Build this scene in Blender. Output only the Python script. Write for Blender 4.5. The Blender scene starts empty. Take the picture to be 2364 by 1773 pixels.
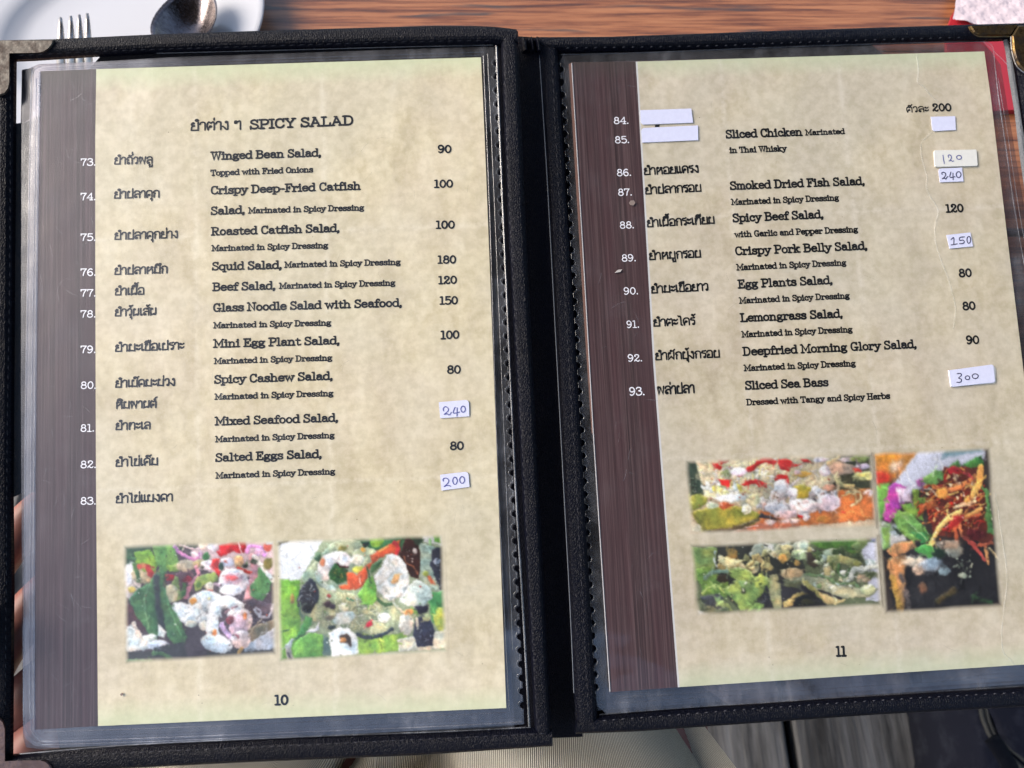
import bpy, math, random
import numpy as np
from mathutils import Vector

# ---------------------------------------------------------------- camera, sky, sun, exposure
SC = bpy.context.scene
COL = SC.collection
PITCH = math.radians(27.0)                     # camera looks down, 27 degrees from straight down
CAM = Vector((0.0, 0.0, 1.101))
FPX = 1700.0
PW, PH = 2364.0, 1773.0
cam_d = bpy.data.cameras.new('camera')
cam_d.sensor_width = 36.0
cam_d.lens = FPX / PW * 36.0
cam_d.clip_start = 0.01
cam_d.clip_end = 400.0
cam_d.dof.use_dof = True
cam_d.dof.focus_distance = 0.345
cam_d.dof.aperture_fstop = 14.0
cam = bpy.data.objects.new('camera', cam_d)
COL.objects.link(cam)
cam.location = CAM
cam.rotation_euler = (PITCH, 0, 0)
SC.camera = cam

SUN_DIR = Vector((-0.80, 0.10, 0.60)).normalized()   # towards the sun
elev = math.asin(SUN_DIR.z)
world = bpy.data.worlds.new('World')
SC.world = world
world.use_nodes = True
wn = world.node_tree
for n_ in list(wn.nodes):
    wn.nodes.remove(n_)
wo = wn.nodes.new('ShaderNodeOutputWorld')
wb = wn.nodes.new('ShaderNodeBackground')
wb.inputs['Strength'].default_value = 0.15
sk = wn.nodes.new('ShaderNodeTexSky')
sk.sky_type = 'NISHITA'
sk.sun_disc = False
sk.sun_elevation = elev
sk.sun_rotation = math.atan2(SUN_DIR.x, SUN_DIR.y)
sk.air_density = 1.0
sk.dust_density = 3.0
sk.ozone_density = 1.0
wn.links.new(sk.outputs[0], wb.inputs[0])
wn.links.new(wb.outputs[0], wo.inputs[0])
sun_d = bpy.data.lights.new('sun', 'SUN')
sun_d.energy = 2.0
sun_d.angle = math.radians(34)
sun_d.color = (1.0, 0.93, 0.84)
sun = bpy.data.objects.new('sun', sun_d)
COL.objects.link(sun)
sun.rotation_euler = SUN_DIR.to_track_quat('Z', 'Y').to_euler()
SC.view_settings.view_transform = 'Standard'
SC.view_settings.look = 'None'
SC.view_settings.gamma = 1.0
SC.view_settings.exposure = 0.88
SC.cycles.transparent_max_bounces = 32
SC.cycles.use_denoising = True
SC.cycles.sample_clamp_indirect = 6.0
random.seed(7)
np.random.seed(7)

# ---------------------------------------------------------------- geometry helpers
cP, sP = math.cos(PITCH), math.sin(PITCH)
def c2w(v):                                    # camera axes (right, down, forward) to world axes
    x, y, z = v
    return Vector((x, -y * cP + z * sP, -y * sP - z * cP))
def ray(px, py):
    return c2w(((px - PW / 2) / FPX, (py - PH / 2) / FPX, 1.0))
class Plane:
    def __init__(s, o, ex, ey, n):
        s.o, s.ex, s.ey, s.n = Vector(o), Vector(ex), Vector(ey), Vector(n)
    def at(s, px, py, h=0.0):
        d = ray(px, py)
        t = (s.o + s.n * h - CAM).dot(s.n) / d.dot(s.n)
        return CAM + d * t
    def uv(s, p):
        q = p - s.o
        return (q.dot(s.ex) * 10, -q.dot(s.ey) * 10)
LEFT = Plane(CAM + c2w((-0.22297, -0.14512, 0.34595)), c2w((0.99923, -0.03906, -0.00265)),
             c2w((0.03877, 0.9967, -0.07133)), c2w((-0.00543, -0.07117, -0.99745)))
RIGHT = Plane(CAM + c2w((0.0287, -0.15729, 0.35955)), c2w((0.99755, -0.04561, 0.05311)),
              c2w((0.05089, 0.99341, -0.10269)), c2w((0.04807, -0.10514, -0.99329)))
TABLE_Z = 0.75
TABLE = Plane((0, 0, TABLE_Z), (1, 0, 0), (0, -1, 0), (0, 0, 1))
FLOOR = Plane((0, 0, 0), (1, 0, 0), (0, -1, 0), (0, 0, 1))

def empty(name, loc):
    o = bpy.data.objects.new(name, None)
    o.location = loc
    o.empty_display_size = 0.05
    COL.objects.link(o)
    return o
def root_loc(p):
    v = Vector((0, 0, 0))
    while p is not None:
        v = v + Vector(p.location)
        p = p.parent
    return v
def mesh(name, verts, faces, mat, parent=None, uvs=None, smooth=False, mats=None, fmat=None):
    base = root_loc(parent)
    me = bpy.data.meshes.new(name)
    me.from_pydata([tuple(Vector(v) - base) for v in verts], [], faces)
    if uvs is not None:
        ul = me.uv_layers.new(name='UVMap')
        idx = np.empty(len(me.loops), dtype=np.int32)
        me.loops.foreach_get('vertex_index', idx)
        ul.data.foreach_set('uv', np.array(uvs, dtype=np.float32)[idx].ravel())
    for m in (mats or [mat]):
        me.materials.append(m)
    if fmat:
        me.polygons.foreach_set('material_index', fmat)
    if smooth:
        me.polygons.foreach_set('use_smooth', [True] * len(me.polygons))
    me.update()
    o = bpy.data.objects.new(name, me)
    o.parent = parent
    COL.objects.link(o)
    return o
def tag(o, label=None, cat=None, group=None, kind=None):
    for k, v in (('label', label), ('category', cat), ('group', group), ('kind', kind)):
        if v:
            o[k] = v
    return o

def resample(pts, n):
    pts = [Vector(p) for p in pts]
    L = [0.0]
    for a, b in zip(pts, pts[1:]):
        L.append(L[-1] + (b - a).length)
    out, k = [], 0
    for i in range(n):
        t = L[-1] * i / (n - 1)
        while k < len(pts) - 2 and L[k + 1] < t:
            k += 1
        f = (t - L[k]) / max(L[k + 1] - L[k], 1e-12)
        out.append(pts[k].lerp(pts[k + 1], min(max(f, 0), 1)))
    return out
def catmull(pts, sub=4, closed=False):
    n = len(pts)
    if n < 3:
        return [tuple(p) for p in pts]
    P = [np.array(p, float) for p in pts]
    out = []
    rng = range(n) if closed else range(n - 1)
    for i in rng:
        if closed:
            p0, p1, p2, p3 = P[(i - 1) % n], P[i], P[(i + 1) % n], P[(i + 2) % n]
        else:
            p0, p1, p2, p3 = P[max(i - 1, 0)], P[i], P[i + 1], P[min(i + 2, n - 1)]
        for k in range(sub):
            t = k / sub
            out.append(tuple(0.5 * ((2 * p1) + (p2 - p0) * t + (2 * p0 - 5 * p1 + 4 * p2 - p3) * t * t + (3 * p1 - p0 - 3 * p2 + p3) * t ** 3)))
    if not closed:
        out.append(tuple(P[-1]))
    return out

# strip of material lofted between two pixel outlines on a plane, domed, with side walls
def strip(name, pl, A, B, h0, th, mat, parent, n=60, m=9, dome=0.6, pw=4.0):
    a = resample([pl.at(x, y, h0) for x, y in A], n)
    b = resample([pl.at(x, y, h0) for x, y in B], n)
    V, U, F = [], [], []
    prof = [(0, 0)] + [(k / (m - 1), 1) for k in range(m)] + [(1, 0)]
    for i in range(n):
        for (t, s_) in prof:
            p = a[i].lerp(b[i], t)
            hh = 0.0
            if s_:
                e = abs(2 * t - 1)
                hh = th * ((1 - dome) + dome * (1 - e ** pw))
            V.append(p + pl.n * hh)
            U.append(pl.uv(p))
    w = len(prof)
    for i in range(n - 1):
        for k in range(w - 1):
            F.append((i * w + k, i * w + k + 1, (i + 1) * w + k + 1, (i + 1) * w + k))
        F.append((i * w, (i + 1) * w, (i + 1) * w + w - 1, i * w + w - 1))
    F.append(tuple(range(w)))
    F.append(tuple(reversed(range((n - 1) * w, n * w))))
    return mesh(name, V, F, mat, parent, U, smooth=False)

# flat polygon (pixel outline on plane) given thickness th
def plate_poly(name, pl, pts, h0, th, mat, parent, bevel=0.0):
    top = [pl.at(x, y, h0) + pl.n * th for x, y in pts]
    n = len(pts)
    bot = [p - pl.n * th for p in top]
    V, F = [], []
    if bevel > 0:
        c = sum(top, Vector()) / n
        ins = [p + (c - p).normalized() * bevel for p in top]
        V = ins + [p - pl.n * min(th * 0.5, bevel) for p in top] + bot
        F = [tuple(range(n))]
        for i in range(n):
            j = (i + 1) % n
            F += [(i, i + n, j + n, j), (i + n, i + 2 * n, j + 2 * n, j + n)]
        F.append(tuple(reversed(range(2 * n, 3 * n))))
    elif th > 0:
        V = top + bot
        F = [tuple(range(n))] + [(i, i + n, (i + 1) % n + n, (i + 1) % n) for i in range(n)] + [tuple(reversed(range(n, 2 * n)))]
    else:
        V = top
        F = [tuple(range(n))]
    # orient upward
    o = mesh(name, V, F, mat, parent, [pl.uv(p) for p in V])
    import bmesh
    bm = bmesh.new(); bm.from_mesh(o.data)
    bmesh.ops.recalc_face_normals(bm, faces=bm.faces)
    if th <= 0:
        for f in bm.faces:
            if f.normal.dot(pl.n) < 0:
                f.normal_flip()
    bm.to_mesh(o.data); bm.free()
    return o

# ribbon in 2D (list of (x,y)), returns verts, faces with round caps
def ribbon2d(pts, w, caps=True):
    P = [np.array(p, float) for p in pts]
    Q = [P[0]]
    for p in P[1:]:
        if np.linalg.norm(p - Q[-1]) > w * 0.05:
            Q.append(p)
    closed = len(Q) > 3 and np.linalg.norm(Q[0] - Q[-1]) < w * 0.06
    if closed:
        Q = Q[:-1]
    if len(Q) < 2:
        c = Q[0]
        V = [c + 0.5 * w * np.array([math.cos(t), math.sin(t)]) for t in np.linspace(0, 2 * math.pi, 9)[:-1]]
        return V, [tuple(range(8))]
    n = len(Q)
    V, F = [], []
    for i in range(n):
        if closed:
            d0, d1 = Q[i] - Q[i - 1], Q[(i + 1) % n] - Q[i]
        else:
            d0 = Q[i] - Q[i - 1] if i else Q[1] - Q[0]
            d1 = Q[i + 1] - Q[i] if i < n - 1 else Q[-1] - Q[-2]
        d0 = d0 / np.linalg.norm(d0); d1 = d1 / np.linalg.norm(d1)
        t = d0 + d1
        if np.linalg.norm(t) < 0.3:
            t = d1
        t = t / np.linalg.norm(t)
        nn = np.array([-t[1], t[0]])
        c = max(nn.dot(np.array([-d0[1], d0[0]])), 0.55)
        V += [Q[i] + nn * w * 0.5 / c, Q[i] - nn * w * 0.5 / c]
    for i in range(n if closed else n - 1):
        j = (i + 1) % n
        F.append((2 * i, 2 * i + 1, 2 * j + 1, 2 * j))
    if caps and not closed:
        for (c, d, ia, ib) in ((Q[0], Q[0] - Q[1], 0, 1), (Q[-1], Q[-1] - Q[-2], 2 * n - 1, 2 * n - 2)):
            d = d / np.linalg.norm(d)
            a0 = math.atan2(d[1], d[0])
            k0 = len(V)
            for t in (50, 20, -20, -50):
                a = a0 + math.radians(t)
                V.append(c + 0.5 * w * np.array([math.cos(a), math.sin(a)]))
            F.append((ia, ib, k0 + 3, k0 + 2, k0 + 1, k0))
    return V, F
# ---------------------------------------------------------------- materials
def srgb(r, g, b):
    f = lambda c: (c / 255 / 12.92) if c <= 10.31 else ((c / 255 + 0.055) / 1.055) ** 2.4
    return (f(r), f(g), f(b), 1.0)
class NT:
    def __init__(s, name):
        s.m = bpy.data.materials.new(name)
        s.m.use_nodes = True
        s.t = s.m.node_tree
        s.b = s.t.nodes['Principled BSDF']
        s.out = s.t.nodes['Material Output']
    def n(s, typ, ins=None, **kw):
        nd = s.t.nodes.new('ShaderNode' + typ)
        for k, v in kw.items():
            setattr(nd, k, v)
        for k, v in (ins or {}).items():
            s.put(nd.inputs[k], v)
        return nd
    def put(s, sock, v):
        if isinstance(v, bpy.types.Node):
            v = v.outputs[0]
        if isinstance(v, bpy.types.NodeSocket):
            s.t.links.new(v, sock)
        else:
            sock.default_value = v
    def uv(s, sx=1, sy=1, rot=0, src='UV'):
        tc = s.n('TexCoord')
        mp = s.n('Mapping', {'Vector': tc.outputs[src], 'Scale': (sx, sy, sx if src != 'UV' else 1), 'Rotation': (0, 0, rot)})
        return mp.outputs[0]
    def noise(s, vec, scale, detail=4, rough=0.55, dist=0.0):
        nd = s.n('TexNoise', {'Vector': vec, 'Scale': scale, 'Detail': detail, 'Roughness': rough, 'Distortion': dist})
        return nd.outputs['Fac']
    def ramp(s, fac, stops, interp='LINEAR'):
        nd = s.n('ValToRGB', {'Fac': fac})
        cr = nd.color_ramp
        cr.interpolation = interp
        while len(cr.elements) < len(stops):
            cr.elements.new(0.5)
        for e, (p, c) in zip(cr.elements, stops):
            e.position = p
            e.color = c if isinstance(c, tuple) else (c, c, c, 1)
        return nd.outputs[0]
    def mix(s, f, a, b, blend='MIX'):
        nd = s.n('MixRGB', blend_type=blend)
        s.put(nd.inputs[0], f); s.put(nd.inputs[1], a); s.put(nd.inputs[2], b)
        return nd.outputs[0]
    def math(s, op, a, b=0.0, clamp=False):
        nd = s.n('Math', operation=op, use_clamp=clamp)
        s.put(nd.inputs[0], a); s.put(nd.inputs[1], b)
        return nd.outputs[0]
    def bump(s, h, strength, dist):
        nd = s.n('Bump', {'Height': h, 'Strength': strength, 'Distance': dist})
        s.put(s.b.inputs['Normal'], nd.outputs[0])
        return nd.outputs[0]
    def set(s, **kw):
        names = dict(col='Base Color', rough='Roughness', metal='Metallic', spec='Specular IOR Level', coat='Coat Weight', coatr='Coat Roughness')
        for k, v in kw.items():
            s.put(s.b.inputs[names[k]], v)
        return s
def plain(name, col, rough=0.6, metal=0.0, spec=0.5):
    t = NT(name)
    t.set(col=col, rough=rough, metal=metal, spec=spec)
    return t.m

def mat_leather(name, col=(0.0018, 0.0022, 0.0052, 1), rough=0.36):
    t = NT(name)
    v = t.uv()
    wv = t.noise(v, 60, 3, 0.5)
    vor = t.n('TexVoronoi', {'Vector': t.uv(1.0, 0.6), 'Scale': 120.0, 'Randomness': 1.0}, feature='DISTANCE_TO_EDGE')
    n2 = t.noise(v, 240, 3, 0.6)
    h = t.math('ADD', t.math('MULTIPLY', t.math('MINIMUM', vor.outputs['Distance'], 0.25), 2.5), t.math('MULTIPLY', n2, 0.7))
    t.bump(h, 0.8, 0.0004)
    big = t.noise(v, 4, 3)
    t.set(col=t.mix(big, col, (col[0] * 1.9, col[1] * 1.9, col[2] * 2.0, 1)), rough=t.ramp(wv, [(0.3, rough - 0.07), (0.7, rough + 0.1)]), spec=0.13)
    return t.m
LEATHER = mat_leather('black_leather')
LEATHER_IN = mat_leather('black_lining', (0.0012, 0.0014, 0.004, 1), 0.6)
THREAD = plain('black_thread', (0.012, 0.012, 0.02, 1), 0.5)
THREAD_PALE = plain('worn_thread', (0.045, 0.045, 0.055, 1), 0.6)
BINDING = None

def mat_parchment(name, tint=1.0, photo=False, greyer=0.0):
    # tint, greyer: dimmer, cooler light on the right page, put into the colour
    t = NT(name)
    v = t.uv()
    n1 = t.noise(v, 2.2, 5, 0.6)
    n2 = t.noise(t.uv(1.0, 0.45), 6.5, 5, 0.6)
    n3 = t.noise(v, 22, 4, 0.6)
    n4 = t.noise(v, 1.1, 2)
    base = t.ramp(n2, [(0.36, (0.50, 0.43, 0.285, 1)), (0.5, (0.635, 0.56, 0.38, 1)), (0.64, (0.75, 0.68, 0.50, 1))])
    warm = t.mix(t.ramp(n1, [(0.42, 0.0), (0.62, 0.55)]), base, (0.68, 0.58, 0.46, 1))
    cool = t.mix(t.ramp(n4, [(0.45, 0.0), (0.6, 0.5)]), warm, (0.58, 0.56, 0.43, 1))
    fine = t.mix(0.35, cool, t.ramp(n3, [(0.38, (0.48, 0.42, 0.28, 1)), (0.62, (0.75, 0.68, 0.52, 1))]))
    # printed green fringe at head and foot, pale fold lines
    tc = t.n('TexCoord'); sp = t.n('SeparateXYZ', {'Vector': tc.outputs['UV']})
    X, Y = sp.outputs[0], sp.outputs[1]
    yn = t.math('ADD', Y, t.math('MULTIPLY', t.math('SUBTRACT', n2, 0.5), 0.10))
    g1 = t.ramp(t.math('ADD', yn, 1.0, True), [(0.90, 0.0), (0.99, 0.55)])
    g2 = t.ramp(t.math('ADD', yn, 2.97, True), [(0.02, 0.5), (0.11, 0.0)])
    col = t.mix(t.math('MAXIMUM', g1, g2), fine, (0.56, 0.66, 0.42, 1))
    def line(coord, at, wd):
        d = t.math('ABSOLUTE', t.math('SUBTRACT', coord, at))
        return t.ramp(t.math('MULTIPLY', d, 1.0 / wd, True), [(0.0, 0.22), (1.0, 0.0)])
    L = t.math('MAXIMUM', t.math('MAXIMUM', line(X, 0.74, 0.018), line(X, 1.34, 0.02)), t.math('MAXIMUM', line(Y, -0.80, 0.02), line(Y, -1.95, 0.015)))
    L = t.math('MULTIPLY', L, t.ramp(n3, [(0.35, 0.0), (0.6, 1.0)]))
    col = t.mix(L, col, (0.86, 0.82, 0.72, 1))
    # tiny specks
    vor = t.n('TexVoronoi', {'Vector': v, 'Scale': 7.0})
    spk = t.ramp(vor.outputs['Distance'], [(0.012, 0.8), (0.02, 0.0)])
    col = t.mix(spk, col, (0.12, 0.09, 0.06, 1))
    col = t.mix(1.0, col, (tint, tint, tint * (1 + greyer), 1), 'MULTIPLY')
    if photo:      # the food picture printed into the same paper, fading out at its border
        at = t.n('VertexColor', layer_name='paint'); fd = t.n('Attribute', attribute_name='fade')
        col = t.mix(fd.outputs['Fac'], col, at.outputs['Color'])
    t.set(col=col, rough=0.55, spec=0.25)
    t.bump(t.noise(v, 5, 3), 0.15, 0.002)
    return t.m
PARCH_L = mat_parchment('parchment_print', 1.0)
PARCH_R = mat_parchment('parchment_print_right', 0.90, False, 0.05)  # same parchment, with the weaker light on this page painted in

def mat_woodprint(name, c0, c1, c2):
    t = NT(name)
    s1 = t.noise(t.uv(40, 0.4), 2.2, 7, 0.75)
    s2 = t.noise(t.uv(7, 0.12), 1.7, 4, 0.6)
    b = t.ramp(s1, [(0.36, c0), (0.5, c1), (0.65, c2)])
    b = t.mix(t.ramp(s2, [(0.35, 0.0), (0.7, 0.55)]), b, (c1[0] * 1.3, c1[1] * 0.95, c1[2] * 1.05, 1))
    tc = t.n('TexCoord'); sp = t.n('SeparateXYZ', {'Vector': tc.outputs['UV']})
    g1 = t.ramp(t.math('ADD', sp.outputs[1], 1.0, True), [(0.90, 0.0), (0.99, 0.3)])
    b = t.mix(g1, b, (0.05, 0.06, 0.045, 1))
    t.set(col=b, rough=0.5, spec=0.3)
    return t.m
WOODPRINT_L = mat_woodprint('dark_wood_print', (0.012, 0.008, 0.010, 1), (0.042, 0.027, 0.033, 1), (0.11, 0.075, 0.086, 1))
WOODPRINT_R = mat_woodprint('dark_wood_print_right', (0.020, 0.012, 0.013, 1), (0.058, 0.036, 0.038, 1), (0.135, 0.088, 0.088, 1))
INK = plain('printed_ink', (0.006, 0.010, 0.018, 1), 0.5, 0.0, 0.3)  # blue cast of the sleeve's haze reflection mixed into the left ink
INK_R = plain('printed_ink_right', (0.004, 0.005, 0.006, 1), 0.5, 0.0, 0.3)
WHITE_INK = plain('white_print', (0.82, 0.82, 0.88, 1), 0.5)
WHITE_EDGE = plain('white_paper_edge', (0.58, 0.58, 0.58, 1), 0.6)
BALLPOINT = plain('ballpoint_ink', (0.09, 0.10, 0.30, 1), 0.4)
BALLPOINT_D = plain('dark_ballpoint_ink', (0.035, 0.035, 0.09, 1), 0.4)

def mat_film(name, tint, dust=0.05, rough=0.10, dust_lo=0.48, f0=0.045):
    t = NT(name)
    t.t.nodes.remove(t.b)
    v = t.uv()
    wob = t.noise(v, 1.3, 3, 0.5)
    scr = t.noise(t.uv(30, 5, 0.5), 3, 4, 0.7)
    bp = t.n('Bump', {'Height': t.math('ADD', t.math('MULTIPLY', wob, 1.0), t.math('MULTIPLY', scr, 0.012)), 'Strength': 0.22, 'Distance': 0.009})
    lw = t.n('LayerWeight', {'Blend': 0.5, 'Normal': bp.outputs[0]})
    fr = t.math('ADD', t.math('MULTIPLY', t.math('POWER', lw.outputs['Facing'], 5.0), 0.9), f0)
    gl = t.n('BsdfGlossy', {'Roughness': rough, 'Normal': bp.outputs[0], 'Color': (1, 1, 1, 1)})
    tr = t.n('BsdfTransparent', {'Color': tint})
    m1 = t.n('MixShader', {0: fr, 1: tr.outputs[0], 2: gl.outputs[0]})
    df = t.n('BsdfDiffuse', {'Color': (0.72, 0.75, 0.82, 1)})
    d1 = t.noise(v, 3.2, 6, 0.75)
    d2 = t.noise(t.uv(1, 0.35), 12, 5, 0.7)
    dd = t.math('MULTIPLY', t.ramp(d1, [(dust_lo, 0.25), (dust_lo + 0.25, 1.0)]), t.ramp(d2, [(0.35, 0.25), (0.7, 1.0)]))
    m2 = t.n('MixShader', {0: t.math('MULTIPLY', dd, dust), 1: m1.outputs[0], 2: df.outputs[0]})
    t.t.links.new(m2.outputs[0], t.out.inputs[0])
    return t.m
FILM = mat_film('clear_sleeve_film', (0.98, 0.98, 0.98, 1), 0.085, 0.06, 0.50, 0.042)
FILM_R = mat_film('clear_sleeve_film_right', (0.98, 0.98, 0.98, 1), 0.05, 0.06, 0.50, 0.045)
FILM_STACK = mat_film('stacked_sleeve_film', (0.72, 0.70, 0.74, 1), 0.16, 0.16, 0.40, 0.10)
FILM_BACK = mat_film('back_sleeve_film', (0.52, 0.48, 0.50, 1), 0.10, 0.2, 0.40, 0.09)
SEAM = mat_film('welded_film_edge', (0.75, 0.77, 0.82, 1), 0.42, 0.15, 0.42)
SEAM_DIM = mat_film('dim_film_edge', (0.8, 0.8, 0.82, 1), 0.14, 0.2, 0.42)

def mat_metal(name, c0, c1, rough=0.35):
    t = NT(name)
    v = t.uv()
    a = t.noise(v, 14, 5, 0.7)
    b = t.noise(v, 60, 3, 0.6)
    t.set(col=t.mix(t.ramp(a, [(0.42, 0.0), (0.6, 1.0)]), c0, c1), rough=t.ramp(b, [(0.3, rough - 0.08), (0.7, rough + 0.2)]), metal=t.ramp(a, [(0.45, 0.95), (0.7, 0.6)]))
    t.bump(b, 0.3, 0.0004)
    return t.m
TARNISH = mat_metal('tarnished_metal', (0.10, 0.093, 0.085, 1), (0.035, 0.026, 0.022, 1), 0.5)
BRONZE = mat_metal('brown_metal', (0.16, 0.11, 0.10, 1), (0.10, 0.065, 0.06, 1))
BRASS = mat_metal('worn_brass', (0.20, 0.125, 0.045, 1), (0.05, 0.035, 0.022, 1), 0.3)

def mat_tabletop():
    t = NT('reddish_wood')
    v = t.uv(0.28, 6.0, 0.03)
    g = t.noise(v, 3.5, 9, 0.7, 0.25)
    g2 = t.noise(t.uv(0.8, 34.0, 0.03), 3, 4, 0.6)
    kn = t.noise(t.uv(0.35, 3.4, 0.06), 2.3, 4, 0.6, 0.3)
    c = t.ramp(g, [(0.36, (0.06, 0.022, 0.012, 1)), (0.45, (0.19, 0.062, 0.022, 1)), (0.54, (0.35, 0.135, 0.052, 1)), (0.68, (0.44, 0.195, 0.085, 1))])
    c = t.mix(t.ramp(g2, [(0.35, 0.0), (0.75, 0.35)]), c, (0.14, 0.06, 0.035, 1))
    c = t.mix(t.ramp(kn, [(0.58, 0.0), (0.66, 0.85)]), c, (0.055, 0.045, 0.04, 1))
    t.set(col=c, rough=t.ramp(g2, [(0.3, 0.30), (0.7, 0.42)]), spec=0.5)
    t.bump(g2, 0.35, 0.0006)
    return t.m
TABLETOP = mat_tabletop()
def mat_floor():
    t = NT('weathered_grey_wood')
    g = t.noise(t.uv(5.5, 0.5, 0, 'Object'), 4.2, 8, 0.7, 0.5)
    g2 = t.noise(t.uv(26, 1.4, 0, 'Object'), 3, 4, 0.6)
    c = t.ramp(g, [(0.36, (0.03, 0.028, 0.027, 1)), (0.5, (0.125, 0.12, 0.115, 1)), (0.66, (0.25, 0.245, 0.24, 1))])
    c = t.mix(t.ramp(g2, [(0.4, 0.0), (0.7, 0.5)]), c, (0.07, 0.066, 0.06, 1))
    t.set(col=c, rough=0.8, spec=0.2)
    t.bump(g2, 0.7, 0.004)
    return t.m
FLOORWOOD = mat_floor()
def mat_china():
    t = NT('white_glazed_china')
    t.set(col=(0.54, 0.54, 0.56, 1), rough=0.12, spec=0.5)
    return t.m
CHINA = mat_china()
STEEL = mat_metal('brushed_steel', (0.42, 0.40, 0.38, 1), (0.30, 0.28, 0.26, 1), 0.28)
PHOTO_L = mat_parchment('food_photo_print', 1.0, True)
PHOTO_R = mat_parchment('food_photo_print_right', 0.90, True, 0.05)  # dimmed paper colour as on the right page
def mat_sticker(name, col):
    t = NT(name)
    v = t.uv()
    t.set(col=t.mix(t.ramp(t.noise(v, 45, 4, 0.6), [(0.35, 0.0), (0.65, 0.25)]), col, (col[0] * 0.8, col[1] * 0.8, col[2] * 0.86, 1)), rough=0.75, spec=0.2)
    t.bump(t.noise(v, 60, 3), 0.25, 0.0004)
    return t.m
STICKER = mat_sticker('white_sticker_paper', (0.60, 0.62, 0.78, 1))
STICKER_CREAM = mat_sticker('cream_sticker_paper', (0.66, 0.66, 0.62, 1))
def mat_cord():
    t = NT('striped_corduroy')
    tc = t.n('TexCoord')
    w = t.n('TexWave', {'Vector': tc.outputs['UV'], 'Scale': 28.0, 'Distortion': 0.6, 'Detail': 1.0, 'Detail Scale': 0.4}, wave_type='BANDS', bands_direction='X')
    n = t.noise(t.uv(), 6, 4)
    c = t.ramp(w.outputs['Fac'], [(0.25, (0.26, 0.215, 0.15, 1)), (0.75, (0.90, 0.84, 0.69, 1))])
    c = t.mix(t.ramp(n, [(0.3, 0.0), (0.7, 0.25)]), c, (0.5, 0.44, 0.34, 1))
    t.set(col=c, rough=0.9, spec=0.1)
    t.bump(w.outputs['Fac'], 0.7, 0.0012)
    return t.m
CORD = mat_cord()
def mat_skin():
    t = NT('skin')
    n = t.noise(t.uv(1, 1, 0, 'Object'), 18, 4)
    t.set(col=t.mix(n, (0.22, 0.085, 0.07, 1), (0.32, 0.14, 0.115, 1)), rough=0.5, spec=0.4)
    t.put(t.b.inputs['Subsurface Weight'], 0.08)
    t.put(t.b.inputs['Subsurface Radius'], (0.01, 0.004, 0.002))
    t.put(t.b.inputs['Subsurface Scale'], 0.6)
    t.bump(t.noise(t.uv(1, 1, 0, 'Object'), 300, 2), 0.2, 0.0005)
    return t.m
SKIN = mat_skin()
def mat_cloth(name, col, sc=500):
    t = NT(name)
    v = t.uv(1, 1, 0, 'Object')
    t.set(col=t.mix(t.ramp(t.noise(v, 30, 5, 0.7), [(0.5, 0.0), (0.75, 0.6)]), col, (col[0] * 2.6 + 0.02, col[1] * 2.6 + 0.02, col[2] * 2.2 + 0.02, 1)), rough=0.85, spec=0.2)
    t.bump(t.noise(v, sc, 3), 0.5, 0.001)
    return t.m
NAVY = mat_cloth('navy_canvas', (0.016, 0.018, 0.032, 1))
PIPING = plain('grey_piping', (0.07, 0.07, 0.065, 1), 0.7)
REDPLASTIC = plain('red_plastic', (0.36, 0.016, 0.026, 1), 0.45)
def mat_tissue():
    t = NT('embossed_tissue')
    v = t.uv(1, 1, 0, 'Object')
    vo = t.n('TexVoronoi', {'Vector': v, 'Scale': 330.0}, feature='SMOOTH_F1')
    t.set(col=(0.66, 0.56, 0.60, 1), rough=0.85, spec=0.1)
    t.bump(t.math('ADD', vo.outputs['Distance'], t.math('MULTIPLY', t.noise(v, 40, 2), 0.6)), 0.5, 0.0012)
    return t.m
TISSUE = mat_tissue()
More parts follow.
